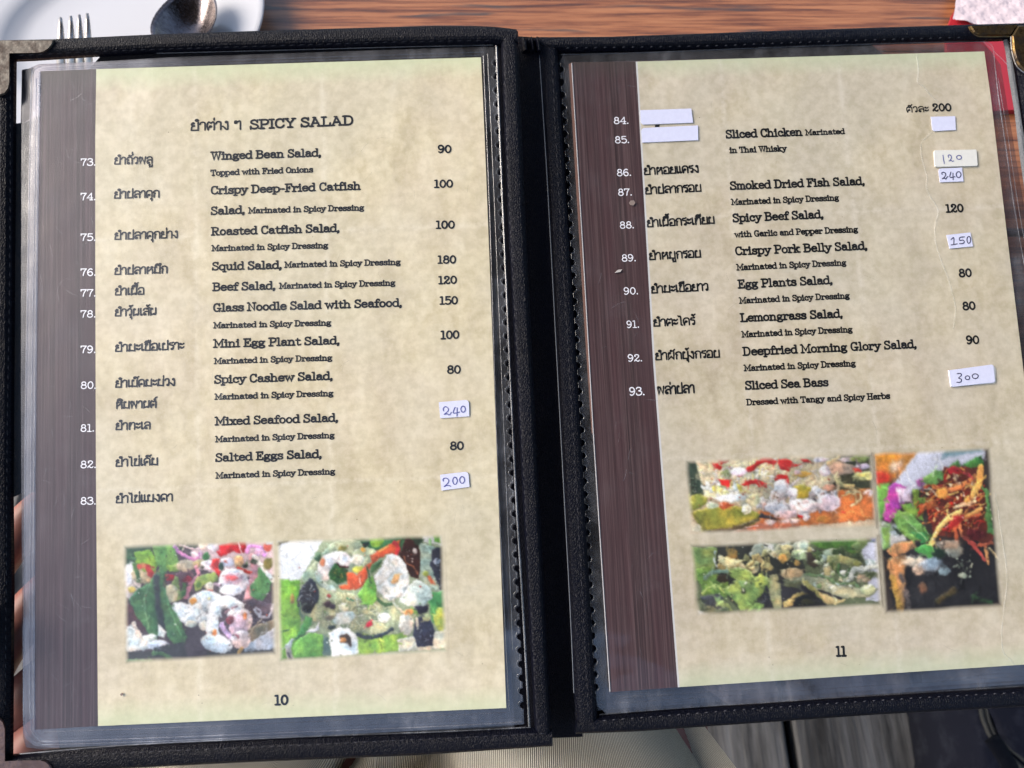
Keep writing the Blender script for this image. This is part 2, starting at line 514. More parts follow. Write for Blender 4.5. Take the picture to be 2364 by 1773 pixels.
# ---------------------------------------------------------------- stroke lettering (typewriter slab face and looped Thai face)
G = {
'a': (.64, '~.12,.52 .18,.63 .33,.66 .46,.58 .48,.42 .48,.12 .53,.02 .63,.03;~.48,.38 .3,.38 .13,.3 .11,.14 .22,.01 .38,.05 .48,.16;@.15,.53'),
'b': (.66, '.12,1 .12,.0;.0,1 .12,1;~.12,.5 .25,.65 .42,.64 .56,.5 .56,.18 .42,.01 .25,.01 .12,.16'),
'c': (.58, '~.49,.54 .44,.62 .31,.66 .15,.57 .08,.34 .15,.1 .32,.01 .46,.06 .53,.16;@.47,.5'),
'd': (.66, '.52,1 .52,.03;.4,1 .52,1;.52,.02 .63,.02;~.52,.5 .38,.65 .21,.63 .08,.48 .08,.18 .21,.01 .38,.02 .52,.16'),
'e': (.61, '.09,.36 .53,.36;~.53,.36 .49,.57 .32,.66 .14,.57 .08,.34 .15,.08 .34,.01 .53,.11'),
'f': (.44, '~.47,.86 .42,.97 .3,1.0 .2,.88 .19,.66 .19,0;.04,.0 .38,.0;.04,.63 .4,.63'),
'g': (.62, 'o.27,.45,.18,.19;.4,.57 .58,.64;~.16,.29 .1,.19 .2,.1 .42,.08 .55,-.02 .5,-.18 .28,-.25 .1,-.18 .08,-.06 .2,.06'),
'h': (.70, '.14,1 .14,0;.02,1 .14,1;.02,0 .27,0;~.14,.46 .28,.63 .43,.62 .52,.46 .52,.0;.4,0 .65,0'),
'i': (.37, '.19,.65 .19,0;.05,.65 .19,.65;.04,0 .34,0;@.17,.9'),
'k': (.66, '.14,1 .14,0;.02,1 .14,1;.02,0 .26,0;.48,.62 .16,.26;.27,.37 .5,.0;.36,.64 .6,.64;.4,0 .64,0'),
'l': (.37, '.19,1 .19,0;.05,1 .19,1;.04,0 .34,0'),
'm': (.90, '.14,.65 .14,0;.02,.65 .14,.65;.03,0 .25,0;~.14,.46 .26,.64 .38,.62 .45,.45 .45,0;.37,0 .55,0;~.45,.46 .57,.64 .69,.62 .76,.45 .76,0;.67,0 .88,0'),
'n': (.70, '.14,.65 .14,0;.02,.65 .14,.65;.02,0 .27,0;~.14,.46 .28,.63 .43,.62 .52,.46 .52,.0;.4,0 .65,0'),
'o': (.62, 'o.31,.33,.23,.33'),
'p': (.66, '.13,.65 .13,-.28;.01,.65 .13,.65;.0,-.28 .27,-.28;~.13,.5 .26,.65 .43,.64 .57,.5 .57,.18 .43,.01 .26,.01 .13,.16'),
'q': (.66, '.52,.65 .52,-.28;.38,-.28 .65,-.28;~.52,.5 .38,.65 .21,.63 .08,.48 .08,.18 .21,.01 .38,.02 .52,.16'),
'r': (.54, '.16,.65 .16,0;.03,.65 .16,.65;.03,0 .34,0;~.16,.4 .26,.58 .4,.65 .49,.58;@.48,.55'),
's': (.56, '~.45,.5 .4,.62 .27,.66 .12,.59 .12,.44 .26,.36 .42,.28 .48,.16 .41,.03 .26,.0 .13,.05 .08,.17;.47,.64 .47,.5;.08,.17 .08,.02'),
't': (.48, '~.2,.86 .2,.2 .25,.03 .37,.01 .47,.1;.04,.63 .42,.63'),
'u': (.68, '~.13,.64 .13,.2 .21,.03 .36,.01 .5,.15;.51,.64 .51,0;.01,.64 .13,.64;.39,.64 .51,.64;.51,0 .63,0'),
'w': (.88, '.1,.62 .27,0 .44,.58 .61,0 .78,.62;.0,.64 .22,.64;.66,.64 .88,.64'),
'x': (.62, '.12,.62 .5,0;.48,.62 .12,0;.02,.64 .22,.64;.4,.64 .6,.64;.01,.0 .23,.0;.39,0 .61,0'),
'y': (.64, '.12,.62 .33,.04;~.54,.62 .33,.02 .24,-.2 .12,-.27 .03,-.2;.0,.64 .22,.64;.42,.64 .66,.64'),
',': (.30, '@.12,.05;~.14,.04 .13,-.1 .05,-.2'),
'.': (.30, '@.13,.05'),
'-': (.50, '.06,.36 .42,.36'),
' ': (.34, ''),
'A': (.80, '.37,1 .11,0;.37,1 .67,0;.2,.34 .58,.34;.0,0 .23,0;.54,0 .79,0;.24,1 .4,1'),
'B': (.74, '.15,1 .15,0;~.02,1 .38,1 .56,.92 .58,.76 .5,.6 .36,.54;~.15,.54 .4,.54 .6,.46 .64,.26 .56,.06 .38,0 .02,0'),
'C': (.70, '~.59,.72 .53,.92 .36,1 .16,.88 .08,.5 .16,.12 .36,0 .54,.07 .63,.25;.6,1 .6,.7'),
'D': (.78, '.16,1 .16,0;~.02,1 .38,1 .58,.88 .67,.5 .58,.12 .38,0 .02,0'),
'E': (.70, '.16,1 .16,0;.02,1 .58,1 .58,.76;.16,.52 .4,.52;.02,0 .62,0 .62,.25;.4,.66 .4,.38'),
'F': (.66, '.16,1 .16,0;.02,1 .58,1 .58,.76;.16,.52 .4,.52;.02,0 .34,0;.4,.66 .4,.38'),
'G': (.78, '~.59,.74 .53,.92 .36,1 .16,.88 .08,.5 .16,.12 .36,0 .52,.05 .62,.2;.6,1 .6,.74;.62,.38 .62,.0;.42,.39 .74,.39'),
'H': (.82, '.16,1 .16,0;.64,1 .64,0;.02,1 .3,1;.5,1 .78,1;.02,0 .3,0;.5,0 .78,0;.16,.52 .64,.52'),
'I': (.38, '.18,1 .18,0;.02,1 .34,1;.02,0 .34,0'),
'L': (.68, '.17,1 .17,0;.02,1 .34,1;.02,0 .61,0 .61,.3'),
'M': (.94, '.15,0 .15,1 .46,.26 .77,1 .77,0;.0,0 .28,0;.63,0 .92,0;.0,1 .15,1;.77,1 .92,1'),
'N': (.80, '.15,0 .15,1 .64,.03 .64,1;.0,0 .28,0;.0,1 .15,1;.5,1 .78,1'),
'O': (.76, 'o.37,.5,.30,.5'),
'P': (.70, '.17,1 .17,0;~.02,1 .42,1 .6,.9 .63,.72 .55,.52 .4,.46 .17,.46;.02,0 .36,0'),
'R': (.78, '.17,1 .17,0;~.02,1 .42,1 .6,.9 .63,.74 .55,.54 .4,.48 .17,.48;.02,0 .32,0;.38,.46 .6,0;.54,0 .76,0'),
'S': (.64, '~.52,.78 .43,.95 .28,1 .12,.9 .1,.72 .22,.58 .42,.47 .55,.32 .54,.14 .42,.02 .26,0 .11,.08 .07,.24;.53,1 .53,.74;.06,.28 .06,0'),
'T': (.70, '.35,1 .35,0;.04,.74 .04,1 .66,1 .66,.74;.2,0 .5,0'),
'W': (1.0, '.12,.98 .3,0 .5,.92 .7,0 .9,.98;.0,1 .27,1;.38,1 .6,1;.76,1 1.0,1'),
'Y': (.76, '.1,.98 .38,.46 .66,.98;.38,.46 .38,0;.0,1 .24,1;.52,1 .76,1;.22,0 .54,0'),
'0': (.64, 'o.32,.5,.24,.49'),
'1': (.52, '.27,1 .27,0;.1,.97 .27,1.0;.08,0 .46,0'),
'2': (.64, '~.12,.72 .14,.92 .32,1 .49,.9 .5,.68 .32,.42 .1,.12 .1,.02;~.1,.12 .22,.18 .36,.03 .5,.03 .57,.16;@.15,.74'),
'3': (.63, '~.1,.82 .16,.97 .34,1 .5,.9 .48,.66 .3,.55;~.3,.55 .52,.47 .57,.25 .47,.05 .27,0 .1,.07 .07,.22'),
'4': (.66, '.46,1 .06,.3 .6,.3;.46,1 .46,0;.32,0 .6,0'),
'5': (.63, '.52,1 .14,1 .12,.56;~.12,.56 .3,.65 .5,.55 .57,.32 .47,.07 .26,0 .08,.1'),
'6': (.64, '~.5,.9 .37,1 .2,.88 .1,.6 .1,.26 .28,0 .48,.06 .55,.3 .45,.53 .28,.56 .12,.4'),
'7': (.61, '.07,.78 .07,.98 .56,.98;~.56,.98 .36,.55 .28,0'),
'8': (.64, 'o.32,.76,.19,.23;o.32,.27,.24,.27'),
'9': (.64, '~.12,.1 .26,0 .42,.12 .53,.4 .53,.74 .35,1 .15,.94 .09,.7 .19,.47 .35,.44 .51,.6'),
}
TH = {
'ย': (.66, 'o.2,.88,.07,.07;~.13,.9 .07,.74 .14,.62 .3,.57;~.3,.55 .14,.5 .08,.34 .06,.03;.06,.02 .58,.02 .58,1'),
'า': (.50, '~.03,.72 .1,.93 .25,1 .37,.92 .4,.74 .4,0'),
'ำ': (.56, 'o-.18,1.24,.1,.1;~.05,.72 .12,.93 .28,1 .41,.92 .44,.74 .44,0'),
'ต': (.68, 'o.3,.42,.07,.07;~.25,.36 .14,.2 .12,0;~.12,.02 .05,.4 .07,.78 .18,.98 .33,.84 .48,.98 .58,.8 .58,0'),
'ค': (.68, 'o.3,.48,.07,.07;~.25,.42 .14,.24 .12,0;~.12,.02 .05,.4 .07,.78 .2,.97 .38,1 .54,.9 .58,.66 .58,0'),
'ด': (.68, 'o.3,.36,.07,.07;~.25,.32 .14,.2 .12,0;~.12,.02 .05,.4 .07,.78 .2,.97 .38,1 .54,.9 .58,.66 .58,0'),
'ก': (.66, '~.12,0 .13,.45 .2,.58;.2,.58 .05,.68;~.05,.68 .12,.9 .33,1 .52,.9 .57,.66 .57,0'),
'ถ': (.68, 'o.22,.1,.08,.08;~.13,.08 .13,.45 .2,.58;.2,.58 .05,.68;~.05,.68 .12,.9 .33,1 .52,.9 .57,.66 .57,0'),
'ว': (.54, 'o.33,.1,.08,.08;~.05,.76 .12,.93 .26,1 .41,.9 .43,.6 .42,.1'),
'ร': (.50, 'o.3,.1,.08,.08;~.38,.1 .42,.5 .36,.62 .2,.66 .06,.72;~.06,.72 .12,.95 .3,.96 .44,1.04'),
'ง': (.56, 'o.34,.9,.08,.08;~.42,.88 .44,.4 .42,0;~.42,0 .28,.06 .18,.26 .03,.4'),
'พ': (.78, 'o.17,.9,.07,.07;.08,.9 .16,.02 .37,.86 .58,.02 .68,1'),
'ผ': (.74, 'o.2,.88,.07,.07;.1,.9 .08,.02 .34,.4 .58,.02 .62,1'),
'ล': (.68, '~.07,.72 .14,.93 .33,1 .52,.92 .57,.66 .57,0;~.56,.42 .42,.56 .2,.5 .08,.3 .1,.1;o.2,.12,.08,.08'),
'ส': (.68, '~.07,.72 .14,.93 .33,1 .52,.92 .57,.66 .57,0;~.56,.42 .42,.56 .2,.5 .08,.3 .1,.1;o.2,.12,.08,.08;.4,.84 .66,1.08'),
'ป': (.68, 'o.2,.9,.07,.07;.11,.9 .11,.02 .58,.02 .58,1.34'),
'บ': (.68, 'o.2,.9,.07,.07;.11,.9 .11,.02 .58,.02 .58,1'),
'ห': (.72, 'o.19,.9,.07,.07;.1,.9 .12,0;~.12,.34 .3,.44 .44,.66 .5,.82;o.54,.89,.07,.07;~.5,.78 .6,.5 .6,0'),
'ม': (.72, 'o.19,.9,.07,.07;.1,.9 .13,.12;o.1,.1,.07,.07;.18,.1 .6,.02 .6,1'),
'น': (.72, 'o.19,.9,.07,.07;.1,.9 .12,.02 .46,.2;o.5,.12,.07,.07;.56,.1 .6,.2 .6,1'),
'อ': (.66, 'o.2,.42,.07,.07;~.13,.42 .08,.2 .08,.02;.08,.02 .56,.02;~.56,.02 .57,.7 .5,.95 .3,1 .12,.92 .06,.76'),
'ะ': (.46, 'o.1,.78,.06,.06;~.14,.68 .28,.7 .4,.86;o.1,.28,.06,.06;~.14,.18 .28,.2 .4,.36'),
'เ': (.32, '.1,1 .1,.1;o.17,.1,.07,.07'),
'แ': (.58, '.1,1 .1,.1;o.17,.1,.07,.07;.37,1 .37,.1;o.44,.1,.07,.07'),
'ไ': (.46, '~.38,0 .28,.04 .26,.2 .26,1.1 .2,1.3 .1,1.22 .02,1.36'),
'ข': (.62, 'o.18,.84,.06,.06;~.1,.82 .1,.96 .22,1.0 .28,.9 .14,.62 .1,.4 .1,.02;.1,.02 .52,.02 .52,1'),
'ท': (.72, 'o.19,.9,.07,.07;.1,.9 .12,0;~.12,.34 .3,.86 .45,1 .58,.9 .6,.66 .6,0'),
'ๆ': (.60, 'o.14,.78,.07,.07;~.07,.8 .1,.97 .22,.97 .3,.88 .4,.98 .5,.9 .5,.6 .5,-.06'),
'ั': (0, 'o-.38,1.2,.06,.06;~-.32,1.16 -.18,1.2 -.04,1.4'),
'่': (0, '-.1,1.22 -.1,1.46'),
'้': (0, 'o-.26,1.4,.05,.05;~-.24,1.3 -.18,1.22 -.12,1.36 .0,1.5'),
'ิ': (0, '-.56,1.16 -.08,1.16;~-.56,1.16 -.44,1.36 -.22,1.36 -.08,1.16'),
'ี': (0, '-.56,1.16 -.08,1.16;~-.56,1.16 -.44,1.36 -.22,1.36 -.08,1.16;-.1,1.16 -.08,1.46'),
'ึ': (0, '-.56,1.16 -.08,1.16;~-.56,1.16 -.44,1.34 -.26,1.34 -.1,1.18;o-.1,1.32,.07,.07'),
'ื': (0, '-.56,1.16 -.08,1.16;~-.56,1.16 -.46,1.34 -.26,1.34 -.08,1.16;-.08,1.16 -.06,1.46;-.24,1.24 -.22,1.46'),
'็': (0, 'o-.36,1.22,.05,.05;~-.44,1.22 -.42,1.36 -.28,1.42 -.1,1.36 .04,1.46;~-.3,1.22 -.18,1.3 -.06,1.18'),
'์': (0, 'o-.22,1.2,.06,.06;~-.2,1.26 -.14,1.4 .0,1.52'),
'ุ': (0, 'o-.16,-.22,.06,.06;-.09,-.24 -.09,-.48'),
'ู': (0, 'o-.34,-.2,.05,.05;-.34,-.24 -.34,-.46 -.09,-.46 -.09,-.16'),
' ': (.34, ''),
}
TONES = '่้์'
UPPER = 'ัิีึื็'
def glyph_strokes(s, font):
    x, out, prev = 0.0, [], ''
    for ch in s:
        adv, d = font[ch]
        lift = 0.24 if (ch in TONES and prev in UPPER) else 0.0
        if ch in TONES and prev == 'ป':
            lift = 0.3
        for st in d.split(';'):
            if not st:
                continue
            if st[0] == 'o':
                cx, cy, rx, ry = map(float, st[1:].split(','))
                k = 14
                out.append([(x + cx + rx * math.cos(2 * math.pi * i / k), cy + lift + ry * math.sin(2 * math.pi * i / k)) for i in range(k + 1)])
            elif st[0] == '@':
                cx, cy = map(float, st[1:].split(','))
                out.append(('dot', x + cx, cy + lift))
            else:
                sm = st[0] == '~'
                pts = [tuple(map(float, p.split(','))) for p in st.lstrip('~').split()]
                if sm:
                    pts = catmull(pts, 3)
                out.append([(x + a, b + lift) for a, b in pts])
        x += adv
        prev = ch
    return out, x
FR = {'A': (470, 300, 3.687), 'B': (470, 700, 3.456), 'C': (1650, 280, 3.253), 'D': (1650, 620, 3.253), 'E': (160, 320, 5.185),
      'F': (160, 600, 5.185), 'G': (160, 880, 5.185), 'H': (1380, 220, 5.185), 'I': (1380, 520, 5.185), 'O': (0, 0, 0.93570),
      'Q': (0, 0, 3.456), 'S': (600, 0, 3.16), 'J': (2064, 220, 6.913), 'T': (600, 1560, 3.16), 'U': (1750, 1450, 3.603)}
def fx(fr, x, y):
    ox, oy, s = FR[fr]
    return ox + x / s, oy + y / s
def line_of_text(name, s, pl, fr, x0, y0, x1, y1, cap, mat, parent, font, wt, h=0.00012):
    p0, p1 = fx(fr, x0, y0), fx(fr, x1, y1)
    A, B = pl.at(*p0, h), pl.at(*p1, h)
    d = B - A
    L = d.length
    ex = d / L
    ey = pl.n.cross(ex).normalized()
    mpp = L / math.hypot(p1[0] - p0[0], p1[1] - p0[1])
    H = cap / FR[fr][2] * mpp
    strokes, W = glyph_strokes(s, font)
    W -= 0.06
    sx = L / W
    rng = random.Random(hash((s, x0)) % 1000 if False else int(x0 * 7 + y0 * 13) % 9973)
    V, F = [], []
    for k, st in enumerate(strokes):
        if isinstance(st, tuple):
            v, f = ribbon2d([(st[1] * sx, st[2] * H)], wt * H * 1.5)
        else:
            jx, jy = rng.uniform(-.006, .006) * H, rng.uniform(-.008, .008) * H
            v, f = ribbon2d([(a * sx + jx, b * H + jy) for a, b in st], wt * H * rng.uniform(.94, 1.08))
        o = len(V)
        off = pl.n * (k % 7) * 3e-6
        V += [A + ex * float(q[0]) + ey * float(q[1]) + off for q in v]
        F += [tuple(i + o for i in t) for t in f]
    ob = mesh(name, V, F, mat, parent)
    return ob
# ---------------------------------------------------------------- printed food photos: colour painted on a fine grid
def lin(c):
    c = np.array(c, float) / 255
    return np.where(c <= 0.04045, c / 12.92, ((c + 0.055) / 1.055) ** 2.4)
def vnoise(X, Y, s, seed):
    r = np.random.RandomState(seed)
    T = r.rand(64, 64)
    x, y = X / s, Y / s
    xi, yi = np.floor(x).astype(int), np.floor(y).astype(int)
    fx_, fy_ = x - xi, y - yi
    fx_, fy_ = fx_ * fx_ * (3 - 2 * fx_), fy_ * fy_ * (3 - 2 * fy_)
    g = lambda a, b: T[a % 64, b % 64]
    return (g(xi, yi) * (1 - fx_) + g(xi + 1, yi) * fx_) * (1 - fy_) + (g(xi, yi + 1) * (1 - fx_) + g(xi + 1, yi + 1) * fx_) * fy_
class Paint:
    def __init__(s, X, Y, bg, seed, warp=14):
        s.X0, s.Y0 = X, Y
        s.X = X + (vnoise(X, Y, 45, seed) - .5) * warp * 2 + (vnoise(X, Y, 17, seed + 1) - .5) * warp + (vnoise(X, Y, 8, seed + 31) - .5) * 9
        s.Y = Y + (vnoise(X, Y, 45, seed + 2) - .5) * warp * 2 + (vnoise(X, Y, 17, seed + 3) - .5) * warp + (vnoise(X, Y, 8, seed + 33) - .5) * 9
        s.C = np.ones(X.shape + (3,)) * np.array(bg, float)
        s.seed = seed
        s.k = 0
        s.ao = 0.17
        s.rs = np.random.RandomState(seed)
    def lay(s, sd, col, soft=7, shade=0.0, a=1.0, size=60.0):
        m = np.clip(0.5 - sd / (soft * 1.6), 0, 1)
        m = m * m * (3 - 2 * m) * a
        c = np.array(col, float) * np.ones(s.C.shape)
        out = np.clip(sd, 0, None)
        s.C = s.C * (1 - (s.ao if shade else 0.06) * a * np.exp(-out / 14) * (1 - m))[..., None]
        if shade:
            gy, gx = np.gradient(sd)
            g = np.hypot(gx, gy) + 1e-9
            t = np.clip(-sd / max(size, 8), 0, 1)
            lit = (-(gx / g) * .45 - (gy / g) * .85) * (1 - t) ** 1.3
            n1 = vnoise(s.X, s.Y, 34, s.seed + 9 + s.k) - .5
            n2 = vnoise(s.X0, s.Y0, 13, s.seed + 12 + s.k) - .5
            n3 = vnoise(s.X, s.Y, 80, s.seed + 15 + s.k) - .5
            k = 1 + (0.10 + shade) * lit * 0.9 + 0.26 * n1 + 0.10 * n2 + 0.30 * n3
            c = c * k[..., None]
            c = c * (1 + np.stack([n3 * .18, -n3 * .05, -n3 * .2], -1))
            hl = np.clip(lit * .9 + n2 * 0.7 - .45, 0, 1)
            c = c + hl[..., None] * 80
            s.k = (s.k + 7) % 300
        s.C = s.C * (1 - m[..., None]) + np.clip(c, 0, 255) * m[..., None]
    def E(s, cx, cy, rx, ry, col, rot=0, soft=13, shade=0.10, a=1.0):
        r = math.radians(rot)
        dx, dy = s.X - cx, s.Y - cy
        u, v = dx * math.cos(r) + dy * math.sin(r), -dx * math.sin(r) + dy * math.cos(r)
        q = np.sqrt((u / rx) ** 2 + (v / ry) ** 2)
        s.lay((q - 1) * min(rx, ry), col, soft, shade, a, min(rx, ry) * .8)
    def P(s, pts, col, soft=13, shade=0.10, a=1.0, size=45.0):
        p = np.array(pts, float).reshape(-1, 2)
        d = np.full(s.X.shape, 1e9)
        ins = np.zeros(s.X.shape, bool)
        n = len(p)
        for i in range(n):
            ax, ay = p[i]; bx, by = p[(i + 1) % n]
            ex, ey = bx - ax, by - ay
            t = np.clip(((s.X - ax) * ex + (s.Y - ay) * ey) / (ex * ex + ey * ey + 1e-9), 0, 1)
            d = np.minimum(d, np.hypot(s.X - ax - t * ex, s.Y - ay - t * ey))
            c = ((ay > s.Y) != (by > s.Y)) & (s.X < (bx - ax) * (s.Y - ay) / (by - ay + 1e-12) + ax)
            ins ^= c
        s.lay(np.where(ins, -d, d), col, soft, shade, a, size)
    def S(s, pts, w, col, soft=9, shade=0.2, a=1.0):
        p = catmull([tuple(q) for q in np.array(pts, float).reshape(-1, 2)], 5)
        d = np.full(s.X.shape, 1e9)
        for (ax, ay), (bx, by) in zip(p, p[1:]):
            ex, ey = bx - ax, by - ay
            t = np.clip(((s.X - ax) * ex + (s.Y - ay) * ey) / (ex * ex + ey * ey + 1e-9), 0, 1)
            d = np.minimum(d, np.hypot(s.X - ax - t * ex, s.Y - ay - t * ey))
        s.lay(d - w / 2, col, soft, shade, a, w / 2)
    def scatter(s, n, cx, cy, rx, ry, lo, hi, cols, kind='E', soft=5, shade=0.2, rot=None):
        s.ao = 0.09
        for _ in range(n):
            t, q = s.rs.rand() * 2 * math.pi, math.sqrt(s.rs.rand())
            x, y = cx + rx * q * math.cos(t), cy + ry * q * math.sin(t)
            col = cols[s.rs.randint(len(cols))]
            r = lo + (hi - lo) * s.rs.rand()
            an = rot + s.rs.uniform(-25, 25) if rot is not None else s.rs.uniform(0, 180)
            if kind == 'E':
                r *= 1.15
                asp, a0 = s.rs.uniform(.45, 1.0), math.radians(an)
                q = []
                for k_ in range(6):
                    t_ = 2 * math.pi * k_ / 6 + s.rs.uniform(-.35, .35)
                    rr = r * s.rs.uniform(.6, 1.25)
                    ex_, ey_ = rr * math.cos(t_), rr * asp * math.sin(t_)
                    q += [x + ex_ * math.cos(a0) - ey_ * math.sin(a0), y + ex_ * math.sin(a0) + ey_ * math.cos(a0)]
                s.P(q, col, soft, shade, 1.0, r * .6)
            else:
                a_ = math.radians(an)
                ux, uy = math.cos(a_), math.sin(a_)
                b = s.rs.uniform(-.5, .5) * r
                s.S([x - ux * r, y - uy * r, x - uy * b, y + ux * b, x + ux * r, y + uy * r], r * .28, col, soft, shade)
        s.ao = 0.17
    def detail(s, n=170):
        # short curved strands and dabs that take the colour under them, lighter or darker
        ny, nx = s.X0.shape
        for _ in range(n):
            j, i = s.rs.randint(4, ny - 4), s.rs.randint(4, nx - 4)
            col = s.C[j, i] * s.rs.uniform(.62, 1.4) + s.rs.uniform(-8, 14)
            x, y = s.X[j, i], s.Y[j, i]
            L, an, b = s.rs.uniform(18, 70), s.rs.uniform(0, math.pi), s.rs.uniform(-.5, .5)
            ux, uy = math.cos(an), math.sin(an)
            p = catmull([(x - ux * L, y - uy * L), (x - uy * b * L, y + ux * b * L), (x + ux * L, y + uy * L)], 3)
            w = s.rs.uniform(7, 20)
            r = int(1.6 * (L + w) / abs(s.X0[0, 1] - s.X0[0, 0])) + 3
            sl = (slice(max(j - r, 0), j + r), slice(max(i - r, 0), i + r))
            X, Y = s.X[sl], s.Y[sl]
            d = np.full(X.shape, 1e9)
            for (ax, ay), (bx, by) in zip(p, p[1:]):
                ex, ey = bx - ax, by - ay
                t = np.clip(((X - ax) * ex + (Y - ay) * ey) / (ex * ex + ey * ey + 1e-9), 0, 1)
                d = np.minimum(d, np.hypot(X - ax - t * ex, Y - ay - t * ey))
            m = np.clip(.5 - (d - w / 2) / 12, 0, 1)[..., None] * s.rs.uniform(.35, .9)
            s.C[sl] = s.C[sl] * (1 - m) + np.clip(col, 0, 255) * m
    def grain(s, amt, sc=9):
        s.detail(250)
        lo = vnoise(s.X0, s.Y0, 260, s.seed + 41) - .5
        s.C = np.clip(s.C * (1 + .35 * lo[..., None]), 0, 255)
        n = vnoise(s.X0, s.Y0, sc, s.seed + 20) + vnoise(s.X0, s.Y0, sc * .45, s.seed + 21) - 1
        s.C = np.clip(s.C * (1 + amt * n[..., None]), 0, 255)

def paint_squid(p):
    p.P([80, 210, 450, 210, 430, 430, 80, 450], (62, 98, 74)); p.P([80, 1450, 900, 1500, 1900, 1480, 1900, 1700, 80, 1700], (62, 66, 70), shade=0)
    p.P([900, 170, 1900, 150, 1900, 620, 1500, 640, 900, 500], (226, 196, 200), shade=0)
    p.E(180, 640, 120, 220, (238, 230, 232)); p.E(330, 560, 150, 110, (218, 192, 150)); p.E(185, 740, 42, 42, (240, 214, 112))
    p.P([220, 300, 420, 265, 500, 460, 460, 560, 330, 520, 240, 440], (142, 188, 62)); p.P([440, 215, 700, 215, 760, 480, 560, 560, 470, 420], (104, 160, 84))
    p.P([600, 470, 750, 440, 770, 540, 640, 550], (168, 206, 84)); p.P([345, 460, 400, 455, 450, 560, 430, 610, 380, 570], (204, 48, 48))
    p.E(290, 470, 50, 30, (196, 84, 70)); p.S([220, 440, 260, 560, 270, 640], 50, (70, 112, 62)); p.S([100, 360, 230, 370], 26, (70, 130, 84))
    p.E(770, 240, 60, 45, (52, 72, 60)); p.E(910, 230, 75, 55, (46, 66, 56)); p.S([800, 290, 850, 180], 24, (206, 190, 170))
    p.S([700, 240, 780, 330, 930, 410, 1010, 340], 44, (200, 128, 184)); p.S([760, 230, 900, 270, 1000, 300, 1010, 400], 22, (230, 190, 200))
    p.E(1060, 240, 70, 60, (240, 205, 190)); p.E(1150, 240, 60, 70, (232, 228, 240)); p.E(830, 480, 120, 70, (212, 190, 160)); p.E(1000, 450, 80, 45, (190, 170, 120))
    p.P([1200, 330, 1260, 235, 1450, 190, 1545, 165, 1550, 330, 1480, 350, 1400, 320, 1240, 390], (216, 38, 48)); p.S([1460, 190, 1480, 300, 1500, 350], 16, (240, 220, 220))
    p.E(1070, 370, 42, 46, (40, 92, 52)); p.E(1100, 480, 90, 70, (226, 214, 224)); p.E(1320, 450, 90, 60, (224, 216, 232))
    p.P([1150, 400, 1230, 410, 1220, 480, 1260, 560, 1220, 620, 1170, 560, 1125, 490], (222, 48, 44)); p.E(1252, 505, 32, 48, (36, 64, 50))
    p.S([1560, 330, 1600, 260, 1720, 290, 1760, 380], 50, (206, 140, 206)); p.E(1700, 340, 60, 50, (222, 176, 214)); p.E(1810, 280, 50, 55, (226, 96, 80)); p.E(1830, 200, 60, 50, (215, 226, 236))
    p.E(1460, 450, 60, 80, (232, 182, 132)); p.S([1620, 400, 1660, 560, 1600, 760, 1560, 900], 100, (214, 150, 160)); p.E(1540, 500, 32, 26, (30, 44, 40)); p.S([1450, 530, 1530, 560, 1600, 590], 34, (224, 52, 40))
    p.S([1650, 390, 1760, 560, 1860, 690], 60, (226, 226, 224)); p.P([1620, 420, 1680, 440, 1660, 500, 1600, 470], (50, 66, 54)); p.E(1810, 480, 60, 70, (120, 112, 60))
    p.P([1690, 520, 1740, 560, 1850, 720, 1820, 820, 1720, 960, 1600, 880, 1590, 740, 1680, 640], (84, 136, 88)); p.S([1650, 920, 1690, 1020], 36, (206, 84, 64))
    p.P([600, 570, 900, 540, 930, 600, 830, 880, 640, 900, 600, 760], (96, 70, 84)); p.S([960, 500, 980, 600, 880, 700, 830, 850], 58, (196, 128, 150)); p.P([580, 570, 690, 590, 700, 640, 600, 640], (200, 36, 48)); p.E(840, 640, 55, 45, (140, 30, 50))
    p.P([570, 640, 620, 760, 700, 590, 740, 620, 760, 780, 820, 700, 810, 850, 700, 900, 600, 780], (128, 160, 92)); p.E(650, 800, 90, 110, (212, 208, 176)); p.P([790, 680, 830, 680, 820, 830, 770, 840], (58, 108, 60))
    p.P([920, 700, 960, 610, 1160, 560, 1210, 620, 1200, 670, 1040, 720, 980, 780, 940, 780], (142, 166, 84)); p.E(980, 700, 32, 44, (90, 122, 56)); p.E(1030, 500, 16, 20, (50, 50, 40))
    p.P([600, 1180, 1000, 1180, 1060, 1560, 600, 1560], (72, 66, 80), shade=0); p.P([80, 900, 230, 880, 420, 1200, 300, 1240, 90, 1200], (100, 66, 76)); p.P([1480, 920, 1640, 900, 1900, 1000, 1900, 1200, 1640, 1240, 1500, 1100], (84, 74, 86)); p.P([1560, 1260, 1900, 1150, 1900, 1380, 1500, 1500], (140, 128, 104)); p.P([1500, 1480, 1900, 1250, 1900, 1530, 1500, 1540], (168, 180, 198), shade=.1)
    p.E(1390, 690, 180, 165, (232, 226, 236)); p.E(1390, 650, 120, 70, (216, 176, 190)); p.E(1380, 640, 70, 34, (214, 92, 96)); p.E(1360, 790, 130, 66, (240, 236, 242)); p.S([1170, 710, 1230, 720], 40, (190, 160, 176))
    p.E(1110, 740, 50, 60, (236, 220, 200)); p.E(1110, 785, 40, 14, (190, 60, 40)); p.E(1060, 910, 210, 130, (240, 242, 244)); p.E(905, 900, 42, 40, (232, 150, 62)); p.E(1100, 875, 14, 14, (240, 220, 140))
    p.P([630, 960, 700, 900, 840, 930, 1060, 1040, 1100, 1120, 1000, 1160, 800, 1160, 700, 1090], (232, 240, 246)); p.E(880, 1170, 70, 44, (222, 226, 214)); p.E(1030, 1200, 70, 60, (232, 228, 216))
